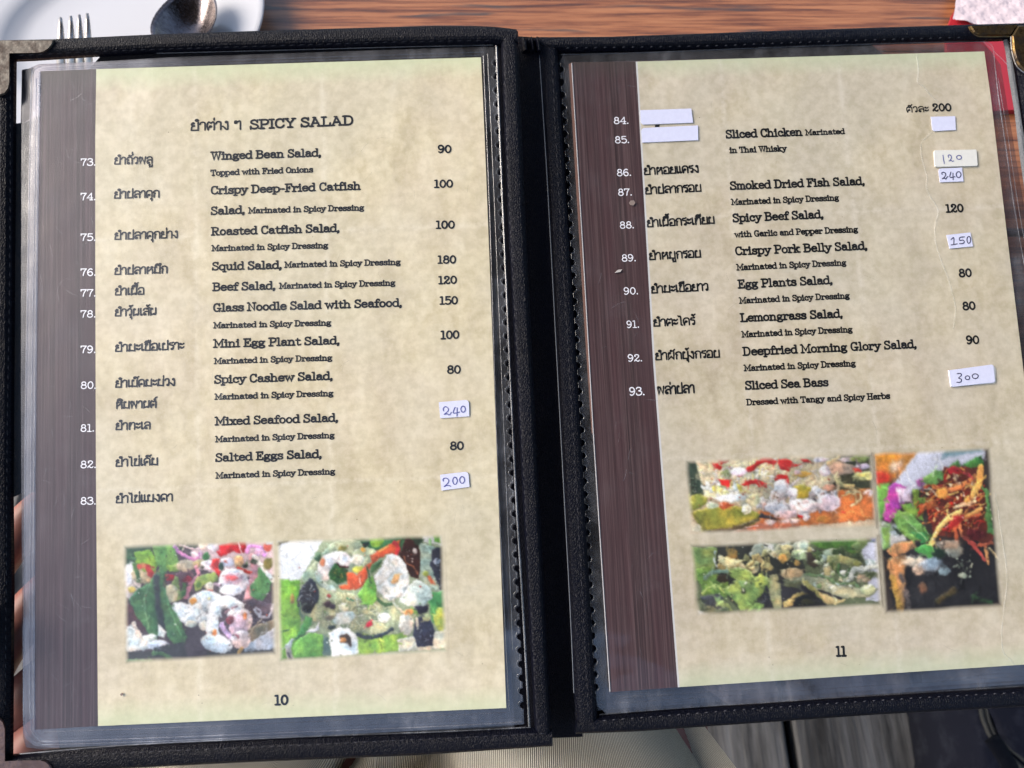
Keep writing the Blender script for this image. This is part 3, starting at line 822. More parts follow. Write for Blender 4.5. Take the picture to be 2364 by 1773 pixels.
    p.S([1440, 1000, 1330, 930, 1210, 960, 1150, 1080, 1130, 1260, 1180, 1400, 1240, 1480], 150, (240, 244, 248), shade=.35); p.E(1180, 1420, 190, 110, (226, 236, 248), 20); p.E(1430, 1090, 120, 90, (218, 210, 212)); p.E(1500, 1160, 110, 140, (226, 202, 204))
    p.E(1440, 1240, 110, 150, (214, 180, 196)); p.E(1340, 1150, 48, 55, (120, 54, 66)); p.S([1240, 1200, 1290, 1290, 1350, 1360], 50, (200, 170, 214)); p.E(1470, 1390, 120, 110, (226, 204, 204)); p.E(1520, 1110, 24, 36, (230, 126, 60)); p.E(1155, 1290, 26, 36, (236, 140, 70)); p.S([1290, 1060, 1330, 1020, 1430, 990], 26, (140, 110, 120)); p.S([1400, 1320, 1440, 1380], 14, (130, 60, 76))
    p.S([1640, 1040, 1700, 1120, 1800, 1130, 1880, 990], 34, (176, 168, 176)); p.S([1560, 1360, 1640, 1240, 1720, 1150], 12, (190, 170, 140)); p.S([1470, 1500, 1440, 1560], 40, (214, 160, 90))
    p.P([150, 850, 260, 730, 400, 660, 480, 560, 540, 480, 590, 560, 560, 700, 620, 900, 760, 1130, 830, 1330, 770, 1500, 690, 1430, 600, 1300, 560, 1120, 500, 1130, 480, 1340, 420, 1330, 330, 1180, 220, 1030], (74, 128, 84), shade=.3); p.S([480, 600, 490, 900, 540, 1180], 70, (50, 62, 72), soft=30); p.S([400, 680, 330, 900, 380, 1200], 22, (122, 172, 122), soft=16); p.S([560, 720, 640, 1000, 760, 1300], 22, (96, 160, 104), soft=18)
    p.P([80, 1200, 170, 1130, 300, 1290, 420, 1260, 560, 1330, 590, 1250, 500, 1150, 470, 1340, 400, 1440, 300, 1450, 90, 1460], (224, 226, 222)); p.E(480, 1400, 130, 60, (206, 216, 232)); p.P([420, 1430, 800, 1380, 820, 1560, 460, 1540], (48, 54, 62), shade=0); p.S([100, 1570, 260, 1580, 400, 1600], 60, (96, 132, 92)); p.S([420, 1490, 560, 1520, 640, 1580], 46, (56, 92, 62)); p.S([200, 1130, 240, 1230, 280, 1290], 50, (220, 210, 200))
    p.scatter(70, 1000, 900, 900, 700, 5, 14, [(245, 245, 250), (60, 50, 56), (210, 90, 70), (110, 150, 90), (240, 210, 170)]); p.grain(.14, 14)
def paint_noodle(p):
    p.P([60, 620, 330, 620, 330, 1500, 60, 1560], (126, 186, 66), shade=.1); p.P([60, 150, 640, 150, 340, 620, 60, 610], (232, 238, 244), shade=0); p.P([820, 130, 1760, 80, 1780, 240, 1300, 330, 1100, 280], (66, 134, 84)); p.E(1270, 190, 90, 90, (140, 190, 70)); p.E(1130, 240, 40, 34, (22, 50, 46)); p.E(1600, 150, 130, 60, (76, 150, 96)); p.P([1780, 80, 2080, 60, 2080, 300, 1840, 240], (236, 238, 236), shade=0); p.P([1960, 90, 2030, 90, 2040, 260, 1960, 250], (120, 190, 70)); p.S([1900, 220, 1920, 330], 30, (150, 200, 130))
    p.P([1780, 240, 1960, 300, 2080, 500, 2080, 900, 1840, 760, 1740, 600], (166, 186, 168)); p.P([1860, 840, 2090, 830, 2090, 1300, 1900, 1200], (84, 164, 92)); p.P([1000, 1280, 1560, 1240, 1660, 1500, 1000, 1540], (150, 196, 78)); p.P([1480, 1380, 2090, 1280, 2090, 1520, 1500, 1530], (236, 226, 200), shade=.1); p.E(2000, 1160, 80, 140, (196, 208, 84))
    p.P([340, 600, 520, 420, 700, 230, 900, 150, 1060, 200, 1120, 300, 1100, 600, 700, 760, 420, 740], (172, 190, 160)); p.P([500, 380, 560, 320, 600, 330, 580, 440], (60, 96, 74))
    p.P([300, 850, 440, 640, 700, 760, 1000, 820, 1420, 900, 1560, 1060, 1660, 1300, 1400, 1320, 1180, 1310, 1010, 1270, 900, 1200, 640, 1230, 540, 1120, 360, 1080], (186, 192, 150), shade=.15)
    p.scatter(90, 950, 1040, 420, 210, 20, 60, [(212, 214, 176), (170, 180, 132), (226, 228, 206), (150, 160, 120), (198, 206, 160)], 'S', shade=.3)
    p.P([360, 700, 440, 610, 500, 620, 560, 760, 560, 860, 480, 960, 400, 900, 300, 950, 290, 860], (52, 58, 72)); p.scatter(24, 440, 800, 110, 150, 10, 34, [(130, 140, 152), (28, 32, 44), (180, 190, 196)], 'S'); p.E(415, 960, 70, 56, (40, 50, 56)); p.E(415, 960, 50, 36, (22, 26, 34)); p.S([330, 900, 330, 1020, 420, 1100], 20, (100, 130, 110))
    p.E(660, 500, 110, 160, (236, 228, 226), 15); p.E(800, 420, 160, 110, (240, 234, 238)); p.E(610, 430, 34, 50, (222, 130, 90)); p.S([540, 560, 600, 680, 740, 760], 60, (196, 206, 190)); p.P([680, 560, 760, 440, 860, 490, 910, 540, 900, 660, 800, 690, 700, 640], (44, 92, 50)); p.scatter(20, 800, 580, 90, 80, 8, 24, [(80, 140, 60), (20, 50, 34), (190, 160, 70)], 'S'); p.S([780, 440, 840, 490, 910, 500], 20, (60, 30, 36))
    p.E(1120, 370, 150, 90, (222, 224, 176)); p.E(1030, 420, 80, 60, (230, 230, 214)); p.E(1100, 305, 34, 28, (232, 168, 60)); p.E(850, 280, 50, 28, (136, 130, 70)); p.E(1030, 530, 66, 40, (204, 206, 80))
    p.P([900, 560, 960, 560, 1010, 600, 1130, 490, 1200, 450, 1180, 380, 1440, 240, 1560, 210, 1520, 380, 1400, 360, 1260, 430, 1150, 560, 1130, 700, 1000, 770, 820, 750, 800, 710, 900, 700], (224, 90, 52)); p.S([1480, 240, 1520, 300, 1500, 380], 50, (206, 50, 54)); p.S([1040, 620, 1060, 700], 14, (250, 200, 180)); p.S([1300, 330, 1400, 280], 30, (240, 150, 80))
    p.P([1180, 560, 1200, 480, 1330, 430, 1280, 530, 1200, 600], (78, 120, 72)); p.P([1560, 290, 1640, 170, 1760, 260, 1790, 420, 1760, 680, 1660, 640, 1600, 500, 1530, 370], (58, 24, 20)); p.S([1590, 400, 1620, 490, 1700, 530, 1750, 620], 16, (170, 96, 60)); p.scatter(14, 1690, 380, 70, 110, 5, 12, [(240, 220, 210), (120, 60, 40)]); p.E(1720, 345, 24, 34, (210, 200, 196)); p.E(1760, 210, 50, 60, (40, 66, 50))
    p.P([1930, 330, 2060, 300, 2070, 820, 2000, 810, 1950, 650, 1900, 520], (38, 42, 58)); p.E(1980, 480, 50, 36, (140, 150, 168)); p.scatter(10, 2000, 600, 50, 180, 4, 10, [(200, 206, 220)]); p.P([1850, 630, 1900, 640, 1950, 750, 1890, 730], (224, 104, 62)); p.E(1840, 620, 40, 24, (206, 206, 80))
    p.P([1380, 380, 1440, 360, 1540, 400, 1620, 520, 1650, 700, 1590, 860, 1430, 920, 1330, 880, 1250, 780, 1220, 620, 1320, 520], (240, 240, 236), shade=.3); p.E(1480, 660, 66, 40, (226, 178, 120), -50); p.S([1400, 420, 1460, 560, 1330, 680, 1260, 720], 14, (208, 204, 190)); p.S([1250, 890, 1340, 960, 1420, 960], 40, (60, 96, 66)); p.P([1140, 640, 1200, 620, 1250, 760, 1250, 900, 1190, 970, 1100, 940, 1020, 830], (122, 186, 76)); p.S([1140, 500, 1170, 640, 1190, 700], 16, (50, 80, 56))
    p.P([1640, 740, 1740, 680, 1900, 790, 1920, 900, 1840, 980, 1700, 1020, 1500, 940], (226, 236, 224)); p.S([1440, 900, 1480, 990, 1560, 1060], 26, (206, 200, 176)); p.P([1700, 1000, 1860, 990, 1840, 1080, 1740, 1090], (44, 44, 62)); p.P([1660, 1000, 1740, 1080, 1720, 1120, 1640, 1040], (128, 180, 90)); p.E(1590, 1200, 90, 130, (232, 220, 204)); p.E(1620, 1060, 60, 36, (222, 150, 90))
    p.P([1700, 1160, 1760, 1120, 1880, 1170, 1920, 1300, 1900, 1480, 1720, 1480, 1670, 1340], (44, 46, 68)); p.S([1720, 1150, 1730, 1260], 34, (214, 200, 176)); p.E(1840, 1140, 46, 40, (206, 204, 140)); p.scatter(16, 1800, 1330, 90, 120, 6, 20, [(200, 206, 220), (90, 94, 120)], 'S')
    p.P([390, 1050, 480, 1080, 460, 1160, 380, 1250, 240, 1330, 330, 1200], (76, 150, 76)); p.P([230, 1420, 300, 1310, 440, 1240, 600, 1270, 620, 1540, 240, 1540], (110, 178, 76)); p.P([600, 1270, 660, 1320, 690, 1530, 590, 1530], (90, 120, 116)); p.P([140, 1370, 230, 1300, 260, 1310, 210, 1430, 240, 1540, 170, 1550], (150, 160, 164)); p.S([180, 1460, 210, 1550], 24, (66, 70, 80)); p.P([390, 1220, 500, 1190, 560, 1120, 550, 1220, 460, 1250], (240, 232, 240)); p.S([100, 1220, 190, 1190], 20, (40, 80, 60)); p.S([270, 1310, 380, 1250], 18, (40, 80, 50))
    p.S([1010, 1290, 1120, 1330, 1280, 1320, 1420, 1250], 44, (44, 58, 70), soft=14); p.P([660, 1260, 760, 1200, 900, 1210, 1000, 1300, 1020, 1530, 700, 1540], (238, 244, 246), shade=.2); p.P([800, 1300, 870, 1270, 930, 1330, 930, 1440, 880, 1390, 800, 1370], (66, 52, 42)); p.E(835, 1350, 40, 26, (190, 130, 70)); p.E(850, 1090, 140, 70, (226, 232, 222), -15); p.E(1330, 1110, 70, 60, (236, 238, 230)); p.E(850, 970, 60, 50, (226, 228, 200)); p.E(1150, 1180, 34, 34, (200, 40, 60)); p.E(660, 920, 50, 40, (60, 50, 62)); p.E(720, 950, 30, 36, (64, 56, 70)); p.E(680, 1080, 50, 30, (110, 110, 96)); p.E(700, 1195, 40, 24, (40, 50, 50)); p.E(680, 825, 18, 24, (190, 60, 60)); p.S([900, 870, 960, 900], 22, (60, 130, 96)); p.E(240, 840, 30, 60, (170, 130, 70)); p.S([60, 205, 140, 180, 200, 160], 30, (46, 52, 52))
    p.scatter(60, 1050, 800, 950, 680, 4, 11, [(60, 80, 60), (240, 244, 236), (200, 60, 50), (96, 150, 70)]); p.grain(.13, 14)
def paint_seabass(p):
    p.P([100, 160, 330, 160, 330, 520, 130, 540], (70, 84, 66)); p.P([1700, 80, 2130, 70, 2130, 620, 1700, 560], (70, 72, 52)); p.P([1000, 560, 2140, 520, 2140, 850, 1200, 900, 700, 900], (222, 122, 62), shade=.1); p.P([600, 820, 1300, 860, 1300, 910, 560, 940], (206, 110, 76), shade=.1)
    p.P([230, 160, 1700, 90, 1760, 400, 1700, 700, 900, 720, 300, 560], (232, 214, 176), shade=.1)
    p.P([120, 560, 240, 510, 340, 560, 330, 620, 200, 680, 130, 680], (150, 152, 62)); p.P([150, 700, 320, 660, 700, 660, 900, 760, 820, 850, 560, 910, 300, 940, 220, 830], (160, 152, 58), shade=.3); p.P([300, 900, 560, 880, 860, 790, 880, 810, 560, 930, 310, 950], (86, 72, 48)); p.P([900, 740, 1080, 820, 940, 800, 860, 780], (48, 50, 58)); p.S([160, 690, 260, 840, 310, 930], 10, (110, 104, 60)); p.P([130, 780, 220, 830, 280, 930, 150, 900], (214, 200, 170))
    p.scatter(120, 900, 330, 640, 190, 26, 60, [(240, 226, 160), (242, 236, 222), (236, 214, 140), (246, 226, 180), (240, 224, 228)], 'S', shade=.25); p.scatter(60, 1300, 620, 420, 150, 30, 80, [(240, 226, 232), (236, 216, 214), (246, 238, 240), (232, 190, 180)], 'E', shade=.3); p.scatter(30, 480, 470, 200, 90, 20, 46, [(244, 230, 150), (244, 240, 226), (236, 208, 90)], 'E')
    for q in ([410, 195, 450, 200, 520, 240, 470, 280, 430, 250], [460, 150, 600, 150, 560, 200, 500, 210], [750, 300, 780, 250, 860, 230, 880, 190, 920, 190, 930, 150, 1020, 160, 1110, 210, 1060, 240, 980, 220, 900, 230, 850, 290, 780, 310], [1110, 180, 1200, 180, 1280, 240, 1380, 240, 1240, 280, 1210, 310, 1120, 290], [1340, 195, 1420, 195, 1470, 230, 1380, 230], [450, 360, 520, 380, 600, 380, 580, 450, 490, 430], [700, 430, 820, 380, 900, 390, 980, 440, 970, 475, 900, 470, 860, 430, 740, 450], [1050, 380, 1090, 340, 1200, 350, 1210, 400, 1190, 470, 1160, 450, 1180, 400, 1080, 405], [1290, 770, 1340, 780, 1320, 820, 1280, 800], [670, 325, 730, 330, 690, 350]):
        p.P(q, (208, 38, 36), soft=6, shade=.2, size=20)
    p.P([440, 620, 560, 610, 620, 640, 500, 690, 440, 660], (222, 92, 48)); p.P([490, 310, 540, 265, 600, 290, 590, 350, 520, 340], (110, 130, 72)); p.P([1250, 470, 1340, 450, 1440, 500, 1390, 600, 1280, 600, 1290, 540], (176, 162, 52)); p.E(1360, 350, 90, 30, (236, 176, 70)); p.E(1305, 330, 38, 26, (238, 196, 196)); p.E(1120, 470, 80, 70, (240, 240, 246)); p.E(1240, 530, 60, 50, (240, 238, 250)); p.E(680, 300, 90, 40, (232, 214, 236)); p.E(1560, 200, 80, 34, (232, 222, 240)); p.E(1600, 320, 60, 60, (240, 226, 236))
    p.P([1630, 240, 1720, 220, 1900, 270, 1990, 340, 1900, 350, 1800, 380, 1660, 360], (214, 176, 150)); p.S([1760, 110, 1740, 190, 1640, 240], 44, (214, 196, 150)); p.S([1300, 120, 1500, 150, 1700, 110], 34, (226, 176, 130)); p.E(1840, 210, 90, 26, (226, 208, 214)); p.E(2010, 290, 80, 34, (222, 196, 214)); p.E(1910, 110, 60, 30, (150, 158, 104)); p.E(1980, 200, 110, 44, (120, 140, 80)); p.P([1890, 310, 1980, 310, 1990, 350, 1920, 365], (214, 60, 48)); p.E(2010, 390, 110, 50, (234, 228, 150)); p.E(2000, 380, 60, 24, (222, 214, 120)); p.S([1700, 400, 1780, 480, 1880, 500], 50, (206, 190, 130)); p.P([1640, 440, 1700, 430, 1700, 520, 1600, 560], (58, 52, 42)); p.S([1820, 560, 1950, 560, 1960, 640, 1860, 700], 30, (232, 206, 150)); p.S([1760, 590, 1900, 580, 1900, 680], 16, (210, 170, 110)); p.E(1480, 640, 34, 34, (52, 40, 44)); p.E(1630, 500, 60, 40, (222, 160, 130)); p.E(1620, 660, 130, 90, (234, 212, 224)); p.E(1350, 670, 150, 70, (238, 224, 230)); p.E(1050, 690, 110, 60, (236, 226, 230)); p.E(1150, 760, 120, 50, (234, 196, 196)); p.E(990, 840, 60, 26, (236, 210, 210)); p.E(1200, 835, 110, 26, (236, 206, 200)); p.E(1560, 830, 80, 40, (226, 140, 60)); p.E(1770, 765, 24, 12, (180, 50, 40)); p.S([560, 940, 700, 890, 860, 860], 9, (232, 214, 206)); p.E(2060, 570, 60, 34, (234, 206, 206)); p.E(820, 600, 80, 60, (232, 220, 170)); p.E(580, 570, 170, 40, (242, 238, 232)); p.E(380, 640, 60, 34, (240, 236, 190)); p.E(740, 690, 50, 50, (240, 234, 210)); p.S([1050, 770, 1100, 830], 8, (110, 60, 50))
    p.scatter(60, 1000, 500, 850, 340, 4, 10, [(150, 60, 40), (250, 246, 240), (90, 80, 50)]); p.scatter(30, 190, 420, 50, 90, 3, 9, [(160, 180, 150), (40, 46, 40)]); p.grain(.13, 12)
def paint_fried(p):
    p.P([1880, 200, 2080, 200, 2080, 860, 1900, 840, 1960, 560], (206, 208, 226), shade=0); p.P([1960, 80, 2060, 80, 2060, 210, 1990, 160], (92, 110, 168)); p.P([330, 170, 740, 150, 1240, 200, 1300, 560, 1000, 880, 560, 890, 420, 700, 330, 400], (52, 56, 52), shade=0); p.P([1000, 500, 1500, 560, 1680, 800, 1480, 880, 1000, 880], (50, 50, 56), shade=0)
    p.P([70, 180, 370, 180, 330, 420, 280, 440, 90, 560], (132, 158, 88)); p.P([110, 420, 240, 380, 460, 560, 420, 760, 180, 690], (118, 156, 72)); p.P([1300, 120, 1460, 110, 1560, 160, 1740, 150, 1960, 130, 1950, 220, 1840, 330, 1700, 280, 1460, 240], (96, 146, 62)); p.P([1960, 120, 1960, 220, 1840, 320, 1790, 240, 1900, 110], (140, 156, 92))
    p.P([690, 280, 760, 170, 840, 150, 890, 220, 840, 290, 740, 310], (188, 200, 180)); p.P([880, 160, 960, 150, 1060, 220, 1000, 260], (196, 206, 172)); p.scatter(34, 620, 380, 300, 70, 30, 74, [(202, 186, 130), (186, 170, 110), (214, 206, 164), (150, 140, 90)], 'E', shade=.3); p.scatter(26, 1100, 250, 260, 70, 30, 70, [(206, 206, 170), (180, 176, 120), (222, 222, 196)], 'E', shade=.3)
    p.E(470, 350, 90, 50, (206, 200, 150), 10); p.E(1050, 330, 48, 60, (214, 168, 90)); p.E(1100, 220, 60, 40, (214, 206, 150)); p.E(1280, 190, 56, 70, (208, 220, 196)); p.E(1240, 300, 90, 60, (190, 204, 150)); p.E(1200, 390, 36, 30, (190, 150, 80)); p.E(520, 260, 60, 60, (130, 106, 56)); p.S([340, 230, 320, 320, 350, 390], 24, (176, 196, 206)); p.P([1300, 270, 1460, 260, 1500, 400, 1380, 460, 1300, 380], (60, 54, 48))
    p.E(1600, 310, 130, 60, (206, 216, 176)); p.scatter(30, 1620, 420, 260, 150, 26, 66, [(196, 206, 160), (150, 160, 104), (220, 226, 200), (70, 90, 56)], 'E', shade=.35); p.S([1560, 360, 1700, 380, 1840, 430], 90, (170, 172, 110)); p.E(1830, 425, 40, 34, (160, 166, 90)); p.E(1520, 490, 40, 54, (180, 160, 110)); p.S([1640, 420, 1640, 520, 1700, 570, 1760, 480], 20, (70, 110, 60)); p.S([1760, 580, 1800, 500, 1900, 480, 2060, 460], 60, (214, 222, 210)); p.E(1900, 590, 80, 50, (190, 170, 140)); p.E(1990, 560, 70, 40, (84, 96, 60)); p.E(1980, 420, 70, 30, (190, 200, 190))
    p.P([1020, 460, 1180, 450, 1300, 520, 1560, 600, 1800, 680, 1960, 700, 1960, 800, 1680, 800, 1480, 720, 1260, 640, 1060, 560], (176, 180, 146)); p.E(1140, 500, 120, 50, (190, 168, 128)); p.P([1020, 560, 1240, 600, 1220, 680, 1060, 640], (86, 96, 70)); p.S([1300, 520, 1500, 560, 1640, 640, 1800, 640], 26, (110, 140, 92)); p.scatter(24, 1600, 640, 260, 60, 14, 36, [(206, 216, 196), (120, 150, 100), (214, 206, 170)], 'E'); p.E(1940, 720, 80, 60, (200, 210, 160)); p.S([1270, 600, 1380, 720, 1480, 820], 44, (176, 172, 100)); p.P([1400, 720, 1520, 760, 1680, 840, 1480, 870], (196, 176, 120)); p.S([1040, 830, 1130, 760, 1240, 720], 34, (186, 162, 96)); p.P([1020, 800, 1160, 780, 1120, 860, 1030, 870], (180, 156, 96)); p.E(1280, 820, 70, 30, (120, 116, 70)); p.P([1160, 760, 1330, 730, 1460, 850, 1140, 870], (30, 36, 34), a=.6)
    p.P([900, 520, 980, 510, 1010, 620, 1000, 880, 920, 880, 880, 700], (160, 160, 116)); p.P([800, 640, 880, 640, 900, 860, 800, 860], (44, 46, 52))
    p.P([460, 440, 560, 420, 690, 450, 740, 520, 910, 560, 860, 620, 810, 700, 740, 780, 700, 880, 560, 890, 500, 760, 400, 680, 400, 620, 460, 600, 540, 540, 470, 500], (140, 170, 88), shade=.3); p.P([720, 560, 800, 480, 910, 550, 820, 640, 740, 640], (186, 204, 92)); p.P([560, 560, 720, 560, 700, 640, 600, 650], (120, 156, 96)); p.P([340, 480, 440, 480, 460, 540, 400, 590, 330, 540], (54, 46, 36)); p.S([210, 510, 300, 450, 450, 450], 40, (110, 140, 124)); p.P([150, 700, 340, 690, 430, 790, 380, 900, 300, 860, 150, 760], (70, 70, 74)); p.P([130, 760, 330, 850, 440, 800, 480, 900, 180, 920], (108, 112, 84)); p.P([280, 700, 340, 730, 440, 800, 490, 880, 430, 880, 320, 800], (140, 160, 96)); p.P([620, 900, 740, 800, 820, 820, 800, 890], (150, 182, 88)); p.S([170, 670, 240, 620, 330, 590, 400, 680], 16, (196, 214, 120)); p.S([540, 540, 460, 610, 400, 640], 12, (200, 216, 130)); p.S([480, 430, 560, 420, 680, 450, 720, 530], 12, (206, 218, 140)); p.E(605, 670, 30, 26, (60, 66, 50)); p.E(790, 600, 14, 22, (60, 80, 40)); p.E(400, 870, 50, 36, (80, 90, 66)); p.P([80, 850, 160, 860, 260, 940, 120, 930], (206, 190, 176))
    p.scatter(110, 1100, 500, 950, 380, 4, 12, [(220, 224, 200), (50, 54, 44), (120, 150, 80), (190, 170, 110)]); p.grain(.16, 11)
def paint_beef(p):
    p.P([40, 80, 560, 80, 540, 200, 380, 330, 60, 380], (222, 140, 60), shade=.1, soft=50); p.E(300, 190, 60, 90, (240, 200, 170), 30, 40); p.E(130, 320, 100, 60, (190, 50, 40), 0, 40); p.E(240, 130, 120, 50, (232, 150, 50), 0, 40); p.P([540, 60, 1160, 40, 1160, 200, 900, 240, 560, 420, 200, 560, 250, 380], (214, 218, 236), shade=0, soft=30); p.P([780, 70, 1140, 50, 1140, 110, 740, 170], (120, 158, 170), shade=0, soft=26)
    p.P([60, 390, 220, 370, 210, 560, 100, 700, 60, 700], (110, 176, 76), soft=30); p.P([60, 700, 300, 760, 340, 900, 100, 960], (224, 226, 226), soft=30); p.P([100, 760, 200, 720, 160, 960, 110, 960], (130, 180, 90), soft=30)
    p.P([200, 420, 270, 370, 370, 410, 340, 560, 280, 620, 200, 720, 140, 700, 160, 560], (190, 66, 170), soft=20); p.P([270, 420, 400, 430, 420, 540, 300, 540], (236, 216, 240), soft=24); p.E(520, 380, 40, 34, (196, 100, 170), 0, 20)
    p.P([100, 980, 400, 880, 600, 980, 760, 960, 1180, 900, 1240, 1500, 160, 1570], (34, 34, 38), shade=0, soft=20); p.P([300, 560, 480, 560, 520, 720, 380, 680], (120, 170, 70)); p.P([430, 440, 490, 440, 520, 660, 470, 680, 430, 560], (150, 170, 60)); p.P([450, 700, 560, 620, 600, 860, 900, 900, 1180, 980, 1160, 560, 1100, 240, 760, 250], (110, 46, 36), shade=.1)
    p.scatter(150, 830, 560, 330, 290, 24, 70, [(206, 84, 44), (222, 120, 56), (190, 52, 34), (232, 150, 80), (160, 44, 34), (236, 176, 90)], 'S', shade=.4, rot=-20); p.scatter(60, 800, 560, 280, 250, 10, 26, [(240, 180, 110), (200, 40, 30), (250, 214, 170), (120, 40, 30)], 'E')
    p.P([540, 340, 640, 280, 740, 280, 740, 360, 660, 410, 560, 390], (110, 164, 84)); p.P([800, 240, 900, 180, 920, 240, 860, 280], (70, 120, 62)); p.P([930, 230, 1060, 180, 1140, 150, 1140, 250, 1020, 260], (64, 128, 60)); p.P([1100, 400, 1170, 480, 1200, 900, 1130, 860, 1120, 700, 1150, 600], (84, 140, 76)); p.P([480, 500, 560, 520, 540, 570, 490, 560], (120, 160, 70))
    p.S([570, 950, 620, 860, 720, 740, 880, 660], 46, (234, 190, 110)); p.S([640, 420, 760, 450, 900, 430, 1060, 340], 40, (226, 130, 70)); p.S([1110, 270, 1080, 420, 960, 560], 60, (236, 166, 80)); p.S([820, 620, 940, 600, 1030, 570], 30, (240, 190, 140)); p.S([1060, 690, 900, 720, 820, 800, 830, 950], 34, (214, 100, 60)); p.S([860, 760, 880, 880], 30, (222, 130, 80)); p.P([480, 590, 640, 540, 660, 590, 500, 650], (214, 100, 50)); p.P([700, 820, 820, 700, 920, 680, 900, 730, 760, 830], (190, 40, 36)); p.E(720, 490, 56, 50, (236, 160, 70)); p.E(850, 280, 60, 40, (200, 40, 50)); p.S([940, 300, 1040, 360], 20, (190, 60, 70)); p.S([930, 700, 1080, 640], 34, (236, 170, 90))
    p.S([900, 890, 980, 960, 1080, 1110], 34, (206, 80, 70)); p.S([1100, 990, 1110, 1150], 30, (222, 150, 90)); p.S([1140, 1010, 1220, 1110], 26, (226, 190, 130)); p.S([1030, 970, 1170, 960], 34, (180, 90, 60)); p.P([940, 800, 1110, 850, 1120, 900, 1000, 930, 930, 880], (110, 30, 34))
    p.P([210, 660, 290, 610, 400, 660, 540, 800, 570, 880, 520, 920, 400, 900, 280, 820], (124, 176, 84), shade=.3); p.P([380, 820, 540, 820, 560, 900, 480, 930], (60, 140, 76)); p.S([300, 640, 420, 780, 540, 890], 9, (190, 216, 150)); p.P([220, 760, 300, 820, 280, 840, 230, 800], (44, 56, 40)); p.P([380, 960, 560, 930, 600, 1000, 700, 1010, 560, 1070, 440, 1010], (70, 150, 74)); p.E(640, 1020, 70, 50, (40, 60, 46), 0, 16)
    p.P([130, 980, 200, 920, 400, 890, 430, 960, 300, 1010, 190, 1050], (214, 150, 96)); p.P([130, 1060, 200, 1040, 330, 1040, 290, 1200, 260, 1560, 200, 1400, 150, 1200], (206, 150, 96), soft=24); p.S([180, 1220, 210, 1400, 240, 1570], 60, (222, 160, 70), soft=20); p.S([260, 1200, 300, 1400, 320, 1540], 44, (96, 84, 80), soft=20); p.E(390, 1080, 100, 50, (226, 206, 180), 0, 20); p.E(430, 1160, 60, 50, (206, 176, 150), 0, 20); p.E(560, 1120, 110, 60, (150, 160, 170), 0, 24); p.E(460, 1320, 40, 50, (130, 86, 60), 0, 24); p.E(680, 1190, 50, 40, (150, 160, 160)); p.E(790, 1010, 90, 60, (150, 146, 130)); p.E(740, 950, 120, 40, (160, 140, 120)); p.S([600, 1460, 680, 1410, 760, 1370], 60, (70, 64, 40), soft=30); p.scatter(26, 880, 1140, 100, 120, 5, 18, [(160, 170, 150), (90, 96, 84)], 'E'); p.E(860, 1240, 40, 22, (170, 176, 150)); p.S([940, 1440, 1100, 1500], 40, (44, 70, 44), soft=24)
    p.scatter(60, 820, 620, 380, 400, 4, 10, [(255, 230, 200), (240, 120, 60), (60, 20, 20)]); p.grain(.13, 10)

def food_photo(label, pl, corners, ext, size, fn, bg, parent, seed):
    nx, ny = size
    (x0, y0, x1, y1) = ext
    u, v = np.meshgrid(np.linspace(0, 1, nx), np.linspace(0, 1, ny))
    P = Paint(x0 + (x1 - x0) * u, y0 + (y1 - y0) * v, bg, seed, 9)
    fn(P)
    ca = [np.array(c, float) for c in corners]
    mid_ = sum(ca) / 4
    ca = [mid_ + (c - mid_) * 1.022 for c in ca]
    px = (1 - u)[..., None] * (1 - v)[..., None] * ca[0] + u[..., None] * (1 - v)[..., None] * ca[1] + u[..., None] * v[..., None] * ca[2] + (1 - u)[..., None] * v[..., None] * ca[3]
    V = [pl.at(a, b, 0.00006) for a, b in px.reshape(-1, 2)]
    F = [(j * nx + i, (j + 1) * nx + i, (j + 1) * nx + i + 1, j * nx + i + 1) for j in range(ny - 1) for i in range(nx - 1)]
    o = mesh('food_photo', V, F, PHOTO_L if pl is LEFT else PHOTO_R, parent, [pl.uv(q) for q in V])
    o['label'] = label
    n_ = np.random.RandomState(seed).normal(0, 1, P.C.shape[:2])
    for _ in range(3):
        K = P.C.copy()
        K[1:-1, 1:-1] = (P.C[1:-1, 1:-1] * 4 + P.C[:-2, 1:-1] + P.C[2:, 1:-1] + P.C[1:-1, :-2] + P.C[1:-1, 2:]) / 8
        P.C = K
    P.C = np.clip(P.C * (1 + 0.02 * n_[..., None]), 0, 255)
    g_ = P.C.mean(-1, keepdims=True)
    rgb = lin(np.clip(g_ + (P.C - g_) * 0.9, 0, 255)) * 0.92
    e = np.minimum(np.minimum(u, 1 - u) * nx / 9.0, np.minimum(v, 1 - v) * ny / 9.0)
    e = e + (vnoise(u * 400, v * 400, 60, seed + 5) - .5) * 0.25
    al = np.clip((e - 0.1) / 1.0, 0, 1)
    al = al * al * (3 - 2 * al)
    ca_ = o.data.color_attributes.new('paint', 'FLOAT_COLOR', 'POINT')
    ca_.data.foreach_set('color', np.concatenate([rgb, al[..., None]], -1).astype(np.float32).ravel())
    fa = o.data.attributes.new('fade', 'FLOAT', 'POINT')
    fa.data.foreach_set('value', al.astype(np.float32).ravel())
    return o
# ---------------------------------------------------------------- the menu
menu = empty('menu_book', LEFT.at(1235, 1730))
tag(menu, 'open black leatherette menu with two printed salad pages in clear sleeves', 'menu')

